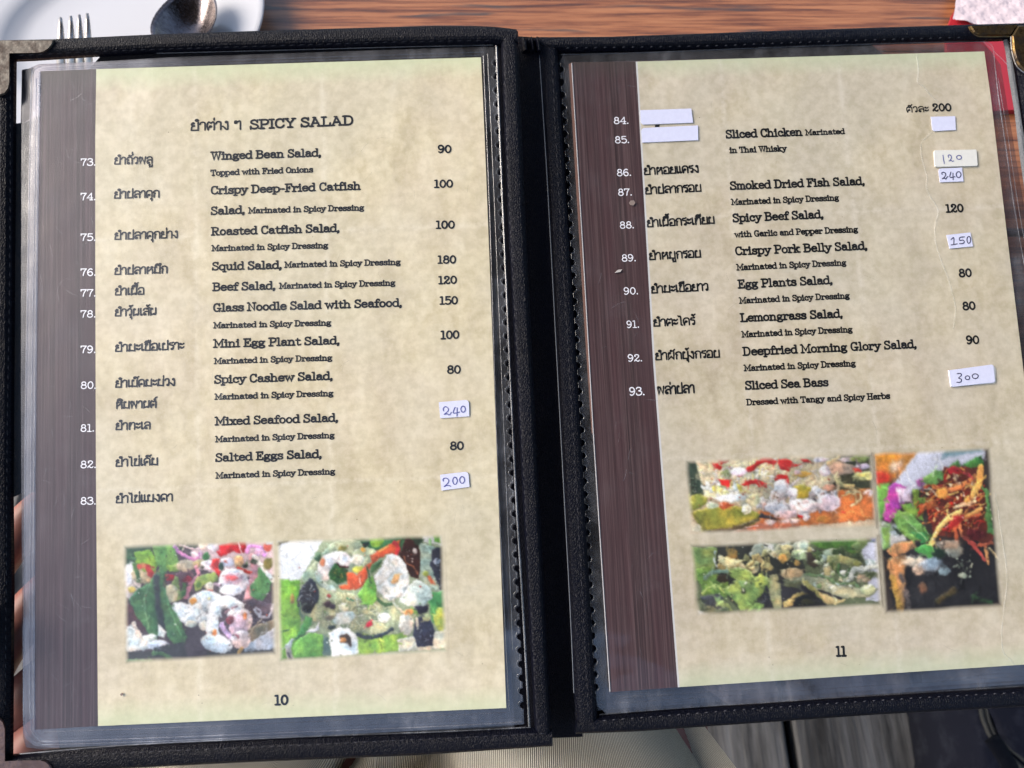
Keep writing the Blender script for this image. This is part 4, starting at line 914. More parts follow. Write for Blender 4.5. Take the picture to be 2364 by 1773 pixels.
# --- left cover panel
def cover_piece(name, pl, A, B, h0=-0.0035, th=0.0052, mat=LEATHER, parent=None, **k):
    return strip(name, pl, A, B, h0, th, mat, parent or menu, **k)
TL_out = [(-38, 99), (60, 98), (127, 97), (359, 86), (600, 77.5), (820, 71), (995, 66), (1100, 66.5), (1138, 68), (1192, 74)]
TL_in = [(30, 143), (81, 141), (200, 133), (362, 124.4), (640, 116), (900, 110), (1138, 105), (1196, 112)]
top_l = cover_piece('leather_border', LEFT, TL_out, TL_in, n=90)
LL = cover_piece('leather_border', LEFT, [(-36, 100), (-30, 900), (-24, 1786)], [(38.9, 140), (36, 480), (31.5, 1100), (34, 1343), (31, 1742)], h0=-0.0036)
BL = cover_piece('leather_border', LEFT, [(25, 1741), (35, 1740), (140, 1727.5), (316, 1720), (700, 1702), (1000, 1691), (1234, 1678.7), (1273, 1677)], [(-24, 1786), (120, 1774), (304, 1768.5), (600, 1754), (700, 1750), (970, 1739), (1274, 1718)], h0=-0.0034)
RL = cover_piece('leather_border', LEFT, [(1157, 108), (1172, 500), (1204, 1100), (1234, 1677)], [(1196, 78), (1204.6, 312), (1212.5, 500), (1243, 1100), (1258, 1399), (1274, 1700)], h0=-0.0036)
# inner black lining showing beside the sleeves
cover_piece('lining_strip', LEFT, [(1143, 106), (1160, 500), (1188, 1100), (1222, 1678)], [(1160, 104), (1174, 500), (1206, 1100), (1236, 1680)], h0=-0.0062, th=0.0015, mat=LEATHER_IN, dome=.1)
# spine
cover_piece('spine', LEFT, [(1186, 88), (1202, 500), (1234, 1100), (1266, 1700)], [(1262, 93), (1283, 500), (1316, 1100), (1345, 1697)], h0=-0.014, th=0.002, mat=LEATHER_IN, dome=.1)
for xa, xb in ((1200, 1218), (1222, 1231), (1233, 1246)):
    cover_piece('spine_fold', LEFT, [(xa, 95), (xa + 3, 112), (xa + 5, 124)], [(xb, 94), (xb + 3, 112), (xb + 4, 124)], h0=-0.0125, th=0.004, mat=LEATHER, n=12, dome=.9, pw=2)
# --- right cover panel
cover_piece('leather_border', RIGHT, [(1240, 93), (1400, 92.5), (1634, 84), (1764, 78.7), (2235, 63.5), (2347, 60.7), (2392, 59)], [(1244, 124), (1290, 124), (1500, 118.5), (1764, 112), (2100, 101.5), (2295, 96), (2400, 90)], h0=-0.0034, n=90)
cover_piece('leather_border', RIGHT, [(1244, 120), (1267, 500), (1299, 1100), (1329, 1690)], [(1288, 124), (1311, 500), (1348, 1100), (1378, 1652)], h0=-0.0036, th=0.005)
cover_piece('leather_border', RIGHT, [(1330, 1655), (1378, 1651), (1590, 1635), (1750, 1624.9), (1900, 1614), (2120, 1601), (2364, 1586), (2450, 1581)], [(1325, 1690), (1471, 1685), (1607, 1675), (1750, 1665), (2027, 1645.7), (2364, 1627.6), (2450, 1623)], h0=-0.0034, n=90)
cover_piece('leather_border', RIGHT, [(2326, 88), (2338, 152), (2366, 347), (2400, 600), (2520, 1570)], [(2392, 60), (2402, 152), (2430, 347), (2470, 600), (2600, 1570)], h0=-0.0036)
GREYBIND = mat_leather('fuzzy_grey_binding', (0.11, 0.115, 0.12, 1), 0.8)
for s_ in (cover_piece('edge_binding', RIGHT, [(2314, 88), (2321, 120), (2327, 170), (2342, 260), (2352, 347), (2388, 600)], [(2323, 90), (2332, 130), (2340, 170), (2353, 260), (2367, 347), (2403, 600)], h0=-0.0032, th=0.0016, mat=GREYBIND, dome=.9),):
    pass
EDGE_LIGHT = plain('pale_edge_highlight', (0.11, 0.12, 0.14, 1), 0.5)  # pale colour standing for a highlight
EDGE_L2 = plain('pale_worn_edge', (0.34, 0.33, 0.34, 1), 0.6)
def cord(name, pl, pts, w, h, mat, parent, sub=True):
    # thin bead (raised line) following pixel points on the plane, triangular section
    P = [pl.at(x, y, h) for x, y in (catmull(pts, 4) if sub and len(pts) > 2 else pts)]
    V, F, U = [], [], []
    for i, p in enumerate(P):
        d = (P[min(i + 1, len(P) - 1)] - P[max(i - 1, 0)]).normalized()
        s_ = d.cross(pl.n).normalized() * w * .5
        V += [p + s_, p + pl.n * w * .35, p - s_]
        U += [pl.uv(p)] * 3
    for i in range(len(P) - 1):
        F += [(3 * i, 3 * i + 1, 3 * i + 4, 3 * i + 3), (3 * i + 1, 3 * i + 2, 3 * i + 5, 3 * i + 4)]
    return mesh(name, V, F, mat, parent, U)
cord('edge_highlight', RIGHT, [(1245, 126), (1257, 312), (1268, 500), (1300, 1100), (1316, 1399), (1325, 1600)], 0.0004, 0.0012, EDGE_LIGHT, menu)  # highlight along the right panel's edge, drawn as a pale bead

# stitching rows: real thread segments
def stitching(pl, pts, h, parent, step=21.5, w=0.00042, mat=THREAD, gap=.28, slant=3.0):
    out = []
    P = catmull(pts, 6)
    L = [0]
    for a, b in zip(P, P[1:]):
        L.append(L[-1] + math.hypot(b[0] - a[0], b[1] - a[1]))
    def at(s_):
        k = 0
        while k < len(L) - 2 and L[k + 1] < s_:
            k += 1
        f = (s_ - L[k]) / (L[k + 1] - L[k])
        return np.array(P[k]) * (1 - f) + np.array(P[k + 1]) * f
    V, F = [], []
    s_ = 0
    while s_ + step < L[-1]:
        a, b = at(s_ + step * gap * .5), at(s_ + step * (1 - gap * .5))
        d = (b - a) / np.linalg.norm(b - a)
        nn = np.array([-d[1], d[0]])
        a = a + nn * slant * .3; b = b - nn * slant * .3
        A, B = pl.at(a[0], a[1], h), pl.at(b[0], b[1], h)
        D = (B - A).normalized(); Sd = D.cross(pl.n).normalized() * w * .5
        k = len(V)
        M = (A + B) / 2
        V += [A, M + Sd + pl.n * w * .2, B, M - Sd + pl.n * w * .2, M + pl.n * w * .8]
        F += [(k, k + 1, k + 4), (k + 1, k + 2, k + 4), (k + 2, k + 3, k + 4), (k + 3, k, k + 4)]
        s_ += step
    o = mesh('stitching', V, F, mat, parent)
    o['kind'] = 'stuff'
    return o
hs = 0.0020
stitching(LEFT, [(40, 128), (87, 126), (289, 116.5), (640, 105.6), (900, 97.5), (1144, 93)], hs, top_l)
stitching(LEFT, [(24, 150), (23, 600), (17, 1000), (14, 1400), (12, 1640)], hs, LL, slant=2)
stitching(LEFT, [(60, 1758), (285, 1739), (700, 1720), (916, 1709), (1265, 1693)], hs, BL)
stitching(LEFT, [(1163, 118), (1177, 500), (1209, 1100), (1240, 1670)], hs, RL, slant=2)
rb = [o for o in COL.objects if o.name.startswith('leather_border')]
stitching(RIGHT, [(1300, 111), (1634, 106), (1764, 101), (2000, 92.5), (2240, 86)], hs, rb[4], w=0.0005, mat=THREAD_PALE, gap=.62)
stitching(RIGHT, [(1274, 135), (1293, 500), (1329, 1100), (1359, 1650)], hs, rb[5], slant=2)
stitching(RIGHT, [(1385, 1664), (1750, 1635.5), (2120, 1611), (2364, 1598)], hs, rb[6], w=0.0005, mat=THREAD_PALE, gap=.62)

# metal corner guards
def rounded(pts):
    return catmull(pts, 3, closed=True)
cg = plate_poly('metal_corner', LEFT, [(-42, 95), (127, 94), (124, 103), (116, 113), (105, 120), (92, 122.5), (23, 123), (23, 195), (20, 209), (12, 219), (0, 223), (-42, 224)], 0.0017, 0.0010, TARNISH, menu, bevel=0.0006)
cg['label'] = 'tarnished grey metal corner guard at top left'
c2 = plate_poly('metal_corner', LEFT, [(-30, 1652), (-2, 1654), (8, 1663), (12.5, 1678), (12, 1757), (60, 1756), (99, 1754.5), (111, 1758), (119, 1766), (124, 1776), (122, 1796), (-30, 1796)], 0.0017, 0.0010, BRONZE, menu, bevel=0.0006)
c2['label'] = 'brown metal corner guard at bottom left'
c3 = plate_poly('metal_corner', RIGHT, [(2236, 62.5), (2347, 60), (2332, 81), (2330, 83), (2262, 83.5), (2254, 81), (2245, 76)], 0.0017, 0.0012, BRASS, menu, bevel=0.0007)
c3['label'] = 'worn brass corner guard at top right'
c4 = plate_poly('metal_corner', RIGHT, [(2348, 61), (2400, 59), (2404, 175), (2376, 172), (2362, 166), (2350, 154), (2341, 138), (2335, 112), (2334, 84)], 0.0017, 0.0012, BRASS, menu, bevel=0.0008)
c4['label'] = 'worn brass corner guard leg running down the right edge'
cord('corner_rim', RIGHT, [(2236, 62), (2243, 73), (2254, 82), (2270, 84.5), (2330, 84)], 0.0007, 0.0024, BRASS, menu)
cord('corner_rim', RIGHT, [(2334, 84), (2335, 112), (2341, 138), (2350, 156), (2368, 170)], 0.0007, 0.0024, STEEL, menu)

# --- what lies behind the pages
UNDER = plain('under_page_paper', (0.30, 0.27, 0.22, 1), 0.7)
UNDER_D = plain('under_page_dark', (0.10, 0.075, 0.085, 1), 0.6)
plate_poly('backing_sheet', LEFT, [(250, 112), (700, 100), (1160, 90), (1176, 500), (1208, 1100), (1238, 1690), (700, 1712), (140, 1730), (120, 1600), (120, 300), (200, 170)], -0.0060, 0.0006, LEATHER_IN, menu)
plate_poly('under_page', LEFT, [(52, 162), (80, 157), (74, 272), (49, 288)], -0.0046, 0.0004, UNDER_D, menu)
INNER_L = mat_leather('grey_inner_leather', (0.035, 0.038, 0.044, 1), 0.5)
plate_poly('inner_flap', LEFT, [(33, 287), (60, 284), (82, 272), (130, 255), (130, 1140), (60, 1135), (26, 1150)], -0.0052, 0.0006, INNER_L, menu)
plate_poly('backing_sheet', RIGHT, [(1284, 118), (2000, 95), (2120, 200), (1420, 400), (1440, 1000), (1500, 1500), (1700, 1640), (1376, 1660), (1346, 1100), (1306, 500)], -0.0060, 0.0006, LEATHER_IN, menu)

# --- pages (print on paper)
def page(pl, quads, name):
    V, F, fm, U = [], [], [], []
    for k, q in enumerate(quads):
        i = len(V)
        for x, y in q:
            p = pl.at(x, y)
            V.append(p); U.append(pl.uv(p))
        F.append((i, i + 3, i + 2, i + 1)); fm.append(k)
    return V, F, fm, U
def bands(rows):      # rows of pixel x positions from top to bottom -> quads per column band
    out = []
    for a, b in zip(rows, rows[1:]):
        for k in range(len(a) - 1):
            out.append((k, [a[k], a[k + 1], b[k + 1], b[k]]))
    return out
BL_ = bands([[(93.2, 164.4), (222.2, 159.7), (1110.4, 132.3)], [(91, 320), (219.9, 320), (1119, 320)], [(87, 640), (220, 640), (1131.5, 640)], [(82, 1100), (221.5, 1100), (1148.5, 1100)], [(80, 1684.7), (226.3, 1676.1), (1168.7, 1634.4)]])
V, F, fm, U = page(LEFT, [q for _, q in BL_], 'l')
fm = [k for k, _ in BL_]
page_l = mesh('printed_page', V, F, None, menu, U, mats=[WOODPRINT_L, PARCH_L], fmat=fm)
page_l['label'] = 'left printed page headed SPICY SALAD, page 10'
BR_ = bands([[(1320, 143.4), (1467.6, 142.3), (1471.6, 142.2), (2272.2, 118.6)], [(1324, 220), (1472.4, 220), (1476.4, 220), (2286.8, 220)], [(1341, 540), (1491, 540), (1495, 540), (2324.5, 540)], [(1360, 840), (1508, 840), (1512.5, 840), (2361, 840)], [(1382, 1170), (1533, 1170), (1537.5, 1170), (2402, 1170)], [(1408.8, 1598), (1564.8, 1586.6), (1569, 1586.2), (2447, 1529)]])
V, F, fm, U = page(RIGHT, [q for _, q in BR_], 'r')
fm = [k for k, _ in BR_]
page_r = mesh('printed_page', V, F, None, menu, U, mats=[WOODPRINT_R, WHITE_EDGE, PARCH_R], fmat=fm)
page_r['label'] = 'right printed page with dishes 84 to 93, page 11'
for o in (page_l, page_r):
    pass
# pages lying beneath, offset a little (paper thickness of the stack)
plate_poly('under_page', LEFT, [(100, 168), (1104, 138), (1163, 1630), (90, 1680)], -0.0014, 0.0010, UNDER_D, menu)
plate_poly('under_page', RIGHT, [(1325, 147), (2268, 123), (2440, 1524), (1414, 1593)], -0.0014, 0.0010, UNDER_D, menu)
BROWNSTRIP = plain('brown_page_edge', (0.22, 0.115, 0.085, 1), 0.55)
plate_poly('under_page', RIGHT, [(1313, 149), (1322, 143.4), (1358, 750), (1372, 1000), (1366, 1000), (1349, 750)], -0.0004, 0.0003, BROWNSTRIP, menu)
cord('page_edge', RIGHT, [(1320, 146), (1345, 560), (1370, 1000), (1408.5, 1597)], 0.0006, 0.0002, EDGE_L2, menu, sub=False)

# --- lettering
BIG, SM = 0.23, 0.245
def T(s, fr, x0, y0, x1, y1, cap, pl=None, name='dish_name', wt=BIG, mat=None):
    right = fr in 'CDJUHI' or (fr == 'O')
    pl = RIGHT if right else LEFT
    par = page_r if right else page_l
    o = line_of_text(name, s, pl, fr, x0, y0, x1, y1, cap, mat or (INK_R if right else INK), par, G, wt)
    return o
def N(s, fr, x0, y0, x1, y1, cap=46): T(s, fr, x0, y0, x1, y1, cap, name='dish_note', wt=SM)
def PR(s, fr, x0, y0, x1, y1, cap=62): T(s, fr, x0, y0, x1, y1, cap, name='price', wt=.235)
MSD = 'Marinated in Spicy Dressing'
T('SPICY SALAD', 'S', -74, 940, 680, 908, 64, name='page_heading')
T('Winged Bean Salad,', 'A', 62, 252, 1000, 222, 64); PR('90', 'A', 1992, 193, 2105, 192)
N('Topped with Fried Onions', 'A', 60, 388, 928, 357)
T('Crispy Deep-Fried Catfish', 'A', 60, 545, 1332, 505, 64); PR('100', 'A', 1960, 490, 2118, 487)
T('Salad,', 'A', 62, 720, 350, 708, 64); N(MSD, 'A', 382, 708, 1362, 682)
T('Roasted Catfish Salad,', 'A', 65, 895, 1157, 864, 64); PR('100', 'A', 1975, 838, 2133, 836)
N(MSD, 'A', 70, 1030, 1055, 1003)
T('Squid Salad,', 'A', 72, 1192, 665, 1178, 64); N(MSD, 'A', 690, 1170, 1672, 1145); PR('180', 'A', 1990, 1135, 2145, 1133)
T('Beef Salad,', 'A', 77, 1368, 610, 1354, 64); N(MSD, 'A', 645, 1350, 1627, 1322); PR('120', 'A', 1996, 1310, 2152, 1306)
T('Glass Noodle Salad with Seafood,', 'A', 80, 1545, 1688, 1500, 64); PR('150', 'A', 2007, 1483, 2160, 1480)
N(MSD, 'B', 80, 198, 1013, 175, 43)
T('Mini Egg Plant Salad,', 'B', 80, 352, 1085, 324, 60); PR('100', 'B', 1890, 285, 2037, 280, 60)
N(MSD, 'B', 85, 483, 1022, 455, 43)
T('Spicy Cashew Salad,', 'B', 85, 638, 1030, 607, 60); PR('80', 'B', 1942, 560, 2048, 558, 60)
N(MSD, 'B', 90, 768, 1030, 738, 43)
T('Mixed Seafood Salad,', 'B', 93, 972, 1073, 941, 60)
N(MSD, 'B', 95, 1107, 1040, 1073, 43)
T('Salted Eggs Salad,', 'B', 95, 1262, 942, 1230, 60); PR('80', 'B', 1965, 1168, 2072, 1166, 60)
N(MSD, 'B', 98, 1397, 1045, 1362, 43)
T('10', 'T', 105, 212, 202, 208, 64, name='page_number')
T('Sliced Chicken', 'C', 85, 125, 655, 105, 57); N('Marinated', 'C', 683, 103, 975, 93, 38)
N('in Thai Whisky', 'C', 112, 237, 537, 222, 41)
T('Smoked Dried Fish Salad,', 'C', 117, 512, 1127, 474, 57)
N(MSD, 'C', 127, 627, 930, 592, 41)
T('Spicy Beef Salad,', 'C', 137, 755, 817, 724, 57); PR('120', 'C', 1735, 683, 1867, 678, 55)
N('with Garlic and Pepper Dressing', 'C', 150, 870, 1073, 830, 41)
T('Crispy Pork Belly Salad,', 'C', 155, 1003, 1147, 960, 57)
N(MSD, 'C', 167, 1117, 985, 1080, 41)
T('Egg Plants Salad,', 'C', 177, 1252, 885, 1218, 57); PR('80', 'C', 1835, 1168, 1928, 1165, 55)
N(MSD, 'C', 187, 1367, 1010, 1328, 41); PR('80', 'C', 1863, 1416, 1957, 1412, 55)
T('Lemongrass Salad,', 'D', 195, 398, 962, 364, 57)
N(MSD, 'D', 205, 515, 1032, 475, 41)
T('Deepfried Morning Glory Salad,', 'D', 213, 652, 1517, 593, 57); PR('90', 'D', 1890, 565, 1985, 562, 55)
N(MSD, 'D', 222, 768, 1055, 730, 41)
T('Sliced Sea Bass', 'D', 230, 907, 852, 880, 57)
N('Dressed with Tangy and Spicy Herbs', 'D', 240, 1025, 1315, 975, 41)
T('11', 'U', 648, 232, 730, 230, 72, name='page_number')
PR('200', 'J', 612, 250, 910, 247, 112)
for s_, fr, x0, y0, x1 in (('73.', 'E', 132, 322, 318), ('74.', 'E', 130, 735, 318), ('75.', 'E', 130, 1222, 318), ('76.', 'E', 130, 1640, 320), ('77.', 'F', 130, 437, 318), ('78.', 'F', 130, 688, 318),
                           ('79.', 'F', 130, 1113, 318), ('80.', 'F', 132, 1542, 322), ('81.', 'G', 130, 602, 300), ('82.', 'G', 130, 1038, 322), ('83.', 'G', 130, 1475, 320)):
    T(s_, fr, x0, y0, x1, y0 - 2, 82, name='dish_number', wt=.15, mat=WHITE_INK)
for s_, fr, x0, y0, x1 in (('84.', 'H', 190, 342, 372), ('85.', 'H', 205, 572, 380), ('86.', 'H', 228, 965, 403), ('87.', 'H', 242, 1200, 413), ('88.', 'H', 263, 1593, 437),
                           ('89.', 'I', 285, 432, 460), ('90.', 'I', 308, 828, 487), ('91.', 'I', 343, 1227, 498), ('92.', 'I', 357, 1630, 535)):
    T(s_, fr, x0, y0, x1, y0 - 4, 80, name='dish_number', wt=.15, mat=WHITE_INK)
T('93.', 'O', 1359, 854, 1393, 853, 16.5, name='dish_number', wt=.15, mat=WHITE_INK)
def TT(s, fr, x0, y0, x1, y1, cap=83, wt=.225):
    right = fr in 'HIJO'
    line_of_text('thai_heading' if fr == 'Q' else 'thai_dish_name', s, RIGHT if right else LEFT, fr, x0, y0, x1, y1, cap, INK_R if right else INK, page_r if right else page_l, TH, wt)
TT('ยำต่าง ๆ', 'Q', 1520, 1042, 1922, 1028, 66, .2)
TT('ยำถั่วพลู', 'E', 537, 306, 995, 298); TT('ยำปลาดุก', 'E', 535, 715, 1075, 700); TT('ยำปลาดุกย่าง', 'E', 540, 1208, 1300, 1185); TT('ยำปลาหมึก', 'E', 540, 1628, 1172, 1607)
TT('ยำเนื้อ', 'F', 545, 422, 892, 412); TT('ยำวุ้นเส้น', 'F', 545, 673, 1040, 657); TT('ยำมะเขือเปราะ', 'F', 548, 1098, 1370, 1068); TT('ยำเม็ดมะม่วง', 'F', 550, 1526, 1265, 1502)
TT('หิมพานต์', 'G', 555, 328, 1040, 315); TT('ยำทะเล', 'G', 553, 583, 970, 570); TT('ยำไข่เค็ม', 'G', 553, 1020, 1060, 1002); TT('ยำไข่แมงดา', 'G', 555, 1457, 1235, 1432)
TT('ยำหอยแครง', 'H', 555, 951, 1210, 920); TT('ยำปลากรอบ', 'H', 570, 1183, 1240, 1148); TT('ยำเนื้อกระเทียม', 'H', 592, 1576, 1400, 1534)
TT('ยำหมูกรอบ', 'I', 617, 414, 1235, 380); TT('ยำมะเขือยาว', 'I', 642, 813, 1325, 778); TT('ยำตะไคร้', 'I', 667, 1210, 1165, 1188); TT('ยำผักบุ้งกรอบ', 'I', 690, 1612, 1460, 1578)
TT('พล่าปลา', 'O', 1420, 852, 1500, 848, 16.6); TT('ตัวละ', 'J', 200, 272, 553, 262, 88, .2)

food_photo('square food photo of squid and onion salad', LEFT, [(284, 1257), (633, 1248), (638, 1512), (289, 1534)], (70, 190, 1905, 1620), (230, 176), paint_squid, (84, 74, 84), page_l, 11)
food_photo('food photo of glass noodle seafood salad', LEFT, [(640, 1247), (1022, 1233), (1032, 1506), (645, 1529)], (50, 140, 2085, 1580), (250, 180), paint_noodle, (170, 186, 150), page_l, 23)
food_photo('wide food photo of sliced fish with chillies', RIGHT, [(1582, 1060), (2014, 1045), (2024, 1218), (1592, 1236)], (100, 140, 2135, 950), (250, 110), paint_seabass, (226, 196, 160), page_r, 37)
food_photo('wide food photo of fried greens with lettuce', RIGHT, [(1593, 1254), (2026, 1237), (2036, 1402), (1608, 1424)], (62, 120, 2095, 930), (250, 108), paint_fried, (104, 116, 84), page_r, 41)
food_photo('tall food photo of shredded salad on black dish', RIGHT, [(2012, 1044), (2286, 1033), (2316, 1401), (2040, 1419)], (50, 70, 1235, 1560), (180, 230), paint_beef, (60, 50, 46), page_r, 53)

# --- clear sleeves over and beside the pages, with the row of punched holes on the spine side
def holes_edge(a, b, n, r, side):
    """edge line from a to b in pixels with n semicircular bites of radius r towards side"""
    a, b = np.array(a, float), np.array(b, float)
    d = (b - a) / np.linalg.norm(b - a)
    nn = np.array([-d[1], d[0]]) * side
    pts = []
    for i in range(n):
        c = a + (b - a) * (i + .5) / n
        for k in range(7):
            t = math.pi * k / 6
            pts.append(tuple(c - d * r * math.cos(t) + nn * r * math.sin(t)))
    return [tuple(a)] + pts + [tuple(b)]
le = holes_edge((1143, 129), (1205, 1642), 48, 8.5, 1)
plate_poly('clear_sleeve', LEFT, [(92, 154), (400, 138), (800, 123), (1141, 112)] + le + [(1206, 1667), (700, 1691), (300, 1710), (110, 1716), (88, 1710), (74, 1696), (70, 1680), (58, 1500), (62, 1000), (69, 600), (76, 200), (80, 165)], 0.0003, 0, FILM, menu)
le2 = holes_edge((1147, 131), (1209, 1644), 48, 8.5, 1)
plate_poly('stacked_sleeve', LEFT, [(86, 150), (400, 132), (800, 118), (1141, 108)] + le2 + [(1210, 1672), (700, 1702), (130, 1727), (80, 1722), (60, 1706), (53, 1690), (54, 1500), (56, 1000), (62, 600), (70, 180), (75, 158)], -0.0022, 0, FILM_STACK, menu)
plate_poly('stacked_sleeve', LEFT, [(50, 165), (90, 148), (1118, 106), (1134, 500), (1160, 1100), (1188, 1690), (120, 1733), (60, 1725), (53, 1700), (48, 900)], -0.0034, 0, FILM_BACK, menu)
re_ = holes_edge((1294, 146), (1375, 1602), 49, 9.0, -1)
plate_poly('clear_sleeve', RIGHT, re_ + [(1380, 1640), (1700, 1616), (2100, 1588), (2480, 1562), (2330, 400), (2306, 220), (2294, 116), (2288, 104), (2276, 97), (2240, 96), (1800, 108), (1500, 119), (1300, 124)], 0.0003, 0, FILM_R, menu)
re2 = holes_edge((1291, 144), (1373, 1600), 49, 9.0, -1)
plate_poly('stacked_sleeve', RIGHT, re2[::-1] + [(1300, 128), (1500, 122), (1800, 111), (2262, 99), (2292, 120), (2300, 160), (2345, 480), (2480, 1570), (1400, 1648), (1380, 1630)], -0.0022, 0, FILM_STACK, menu)
plate_poly('stacked_sleeve', RIGHT, [(1300, 126), (1500, 120), (1800, 108), (2270, 96), (2310, 150), (2365, 480), (2500, 1580), (1400, 1651), (1388, 1100), (1340, 500)], -0.0034, 0, FILM_BACK, menu)
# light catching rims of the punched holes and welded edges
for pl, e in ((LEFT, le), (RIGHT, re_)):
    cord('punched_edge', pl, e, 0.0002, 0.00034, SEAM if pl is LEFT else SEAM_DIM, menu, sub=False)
def seam(pl, pts, w, h=0.00034, mat=SEAM): cord('sleeve_edge', pl, pts, w, h, mat, menu)
seam(LEFT, [(92, 166), (88, 400), (83, 800), (79, 1200), (78, 1500), (80, 1690)], 0.0011)
seam(LEFT, [(84, 180), (80, 500), (75, 800), (71, 1200), (69, 1500), (71, 1660), (76, 1690), (92, 1706), (120, 1712), (400, 1702), (700, 1690), (1000, 1678), (1206, 1667)], 0.0006)
seam(LEFT, [(96, 154), (84, 158), (76, 170), (72, 200), (64, 700), (57, 1200), (55, 1500), (54, 1640), (58, 1680), (70, 1704), (92, 1716), (130, 1719), (400, 1710), (700, 1697)], 0.0005)
seam(LEFT, [(96, 158), (250, 150), (500, 140), (800, 130), (1118, 120)], 0.0005, mat=SEAM_DIM)
seam(LEFT, [(90, 162), (250, 154.5), (500, 146.5), (800, 137), (1110, 127.5)], 0.0005, mat=SEAM_DIM)
seam(LEFT, [(1116, 128), (1131, 500), (1150, 1100), (1176, 1640)], 0.0005, mat=SEAM_DIM)
seam(LEFT, [(1126, 124), (1143, 500), (1168, 1100), (1184, 1500)], 0.0004, mat=SEAM_DIM)
seam(LEFT, [(1146, 106), (1162, 500), (1189, 1100), (1207, 1400), (1222, 1679)], 0.0009, mat=SEAM)
seam(LEFT, [(100, 1690), (400, 1680), (700, 1667), (1168, 1645)], 0.0005, mat=SEAM_DIM)
seam(LEFT, [(45, 1741), (316, 1719), (700, 1701), (1000, 1690), (1225, 1679)], 0.0006, 0.0012, mat=SEAM)
seam(LEFT, [(1138, 104), (900, 109), (640, 116), (362, 123)], 0.0004, 0.001, mat=SEAM_DIM)
seam(RIGHT, [(2272, 96), (2284, 100), (2293, 112), (2297, 150), (2306, 230), (2325, 360), (2340, 470), (2370, 640)], 0.0005)
seam(RIGHT, [(2270, 97), (2285, 109), (2300, 124), (2315, 138), (2327, 151)], 0.0004)
seam(RIGHT, [(2304, 180), (2326, 310), (2350, 470), (2366, 560)], 0.0003)
seam(RIGHT, [(1296, 126), (1500, 121), (1800, 108.5), (2100, 99), (2272, 96)], 0.0004, 0.001, mat=SEAM_DIM)
seam(RIGHT, [(1384, 1650), (1590, 1633), (1750, 1623), (2000, 1606), (2364, 1584)], 0.0006, 0.0012, mat=SEAM_DIM)
seam(RIGHT, [(1376, 1627), (1500, 1618), (1750, 1601), (2100, 1577), (2364, 1561)], 0.0004, mat=SEAM_DIM)
seam(RIGHT, [(1408, 1600), (1430, 1607), (1500, 1606), (1590, 1600), (1750, 1590)], 0.0005, mat=SEAM_DIM)
# ripple line of trapped glue on the right page
GLUE = mat_film('dried_glue_line', (0.985, 0.985, 0.97, 1), 0.09, 0.4, 0.2, 0.03)
def glue(pts): cord('glue_ripple', RIGHT, pts, 0.0007, 0.00034, GLUE, menu)
glue([(2116, 128), (2120, 165), (2118, 190), (2132, 200), (2148, 220), (2166, 236)])
glue([(2160, 268), (2164, 262), (2172, 260)])
glue([(2155, 303), (2140, 315), (2128, 330), (2126, 352), (2132, 380), (2140, 410), (2138, 430), (2145, 450), (2160, 472), (2166, 492), (2158, 520), (2160, 560), (2172, 600), (2188, 640), (2202, 690), (2206, 720), (2200, 760)])
glue([(2298, 1138), (2310, 1220), (2316, 1260), (2322, 1300), (2324, 1350), (2318, 1400), (2314, 1440), (2312, 1460), (2314, 1495), (2320, 1512), (2332, 1522), (2342, 1534)])

# --- paper stickers on the sleeves
def sticker(pl, fr, pts, strokes, mat, ink, lw, label, th=0.00022, wob=True):
    P = [fx(fr, *p) for p in pts]
    c = (sum(p[0] for p in P) / len(P), sum(p[1] for p in P) / len(P))
    s = plate_poly('price_sticker', pl, P, 0.00036, th, mat, menu)
    s['label'] = label
    V, F = [], []
    for k, st in enumerate(strokes):
        if st[0] == 'o':
            _, cx, cy, rx, ry = st
            q = [(cx + rx * math.cos(2 * math.pi * (i / 12) - 1.4) * (1 + .04 * math.sin(3 * i)), cy + ry * math.sin(2 * math.pi * (i / 12) - 1.4)) for i in range(14)]
        else:
            q = catmull([(st[i], st[i + 1]) for i in range(0, len(st), 2)], 4) if len(st) > 4 else [(st[0], st[1]), (st[2], st[3])]
        v, f = ribbon2d(q, lw)
        o = len(V)
        V += [pl.at(*fx(fr, a, b), 0.00036 + th + 0.00012 + k * 4e-6) for a, b in v]
        F += [tuple(reversed([i + o for i in t])) for t in f]
    if V:
        mesh('handwritten_price', V, F, ink, s)
    return s
sticker(RIGHT, 'H', [(508, 180), (1118, 160), (1140, 330), (545, 352), (530, 346), (518, 330), (514, 310)], [], STICKER, None, 0, 'blank white sticker strip beside number 84')
sticker(RIGHT, 'H', [(550, 392), (1198, 362), (1202, 538), (530, 568), (518, 430), (528, 405)], [], STICKER, None, 0, 'blank white sticker strip beside number 85')
plate_poly('ink_mark', RIGHT, [fx('H', 690, 352), fx('H', 740, 350), fx('H', 735, 378), fx('H', 682, 384)], 0.00012, 0, INK_R, page_r)
sticker(RIGHT, 'J', [(583, 345), (972, 335), (983, 555), (640, 575), (617, 560), (605, 540)], [], STICKER, None, 0, 'small blank white sticker under the 200 price')
sticker(RIGHT, 'J', [(640, 885), (1290, 872), (1303, 884), (1322, 1118), (1312, 1132), (690, 1148), (650, 1142), (640, 1120), (628, 910)],
        [(780, 955, 790, 1020, 802, 1090), (872, 990, 862, 968, 880, 950, 908, 962, 915, 1000, 890, 1042, 878, 1048, 905, 1038, 930, 1052, 952, 1045), ('o', 1037, 990, 40, 32)], STICKER_CREAM, BALLPOINT, 13, 'thick cream sticker handwritten 120', 0.0006)
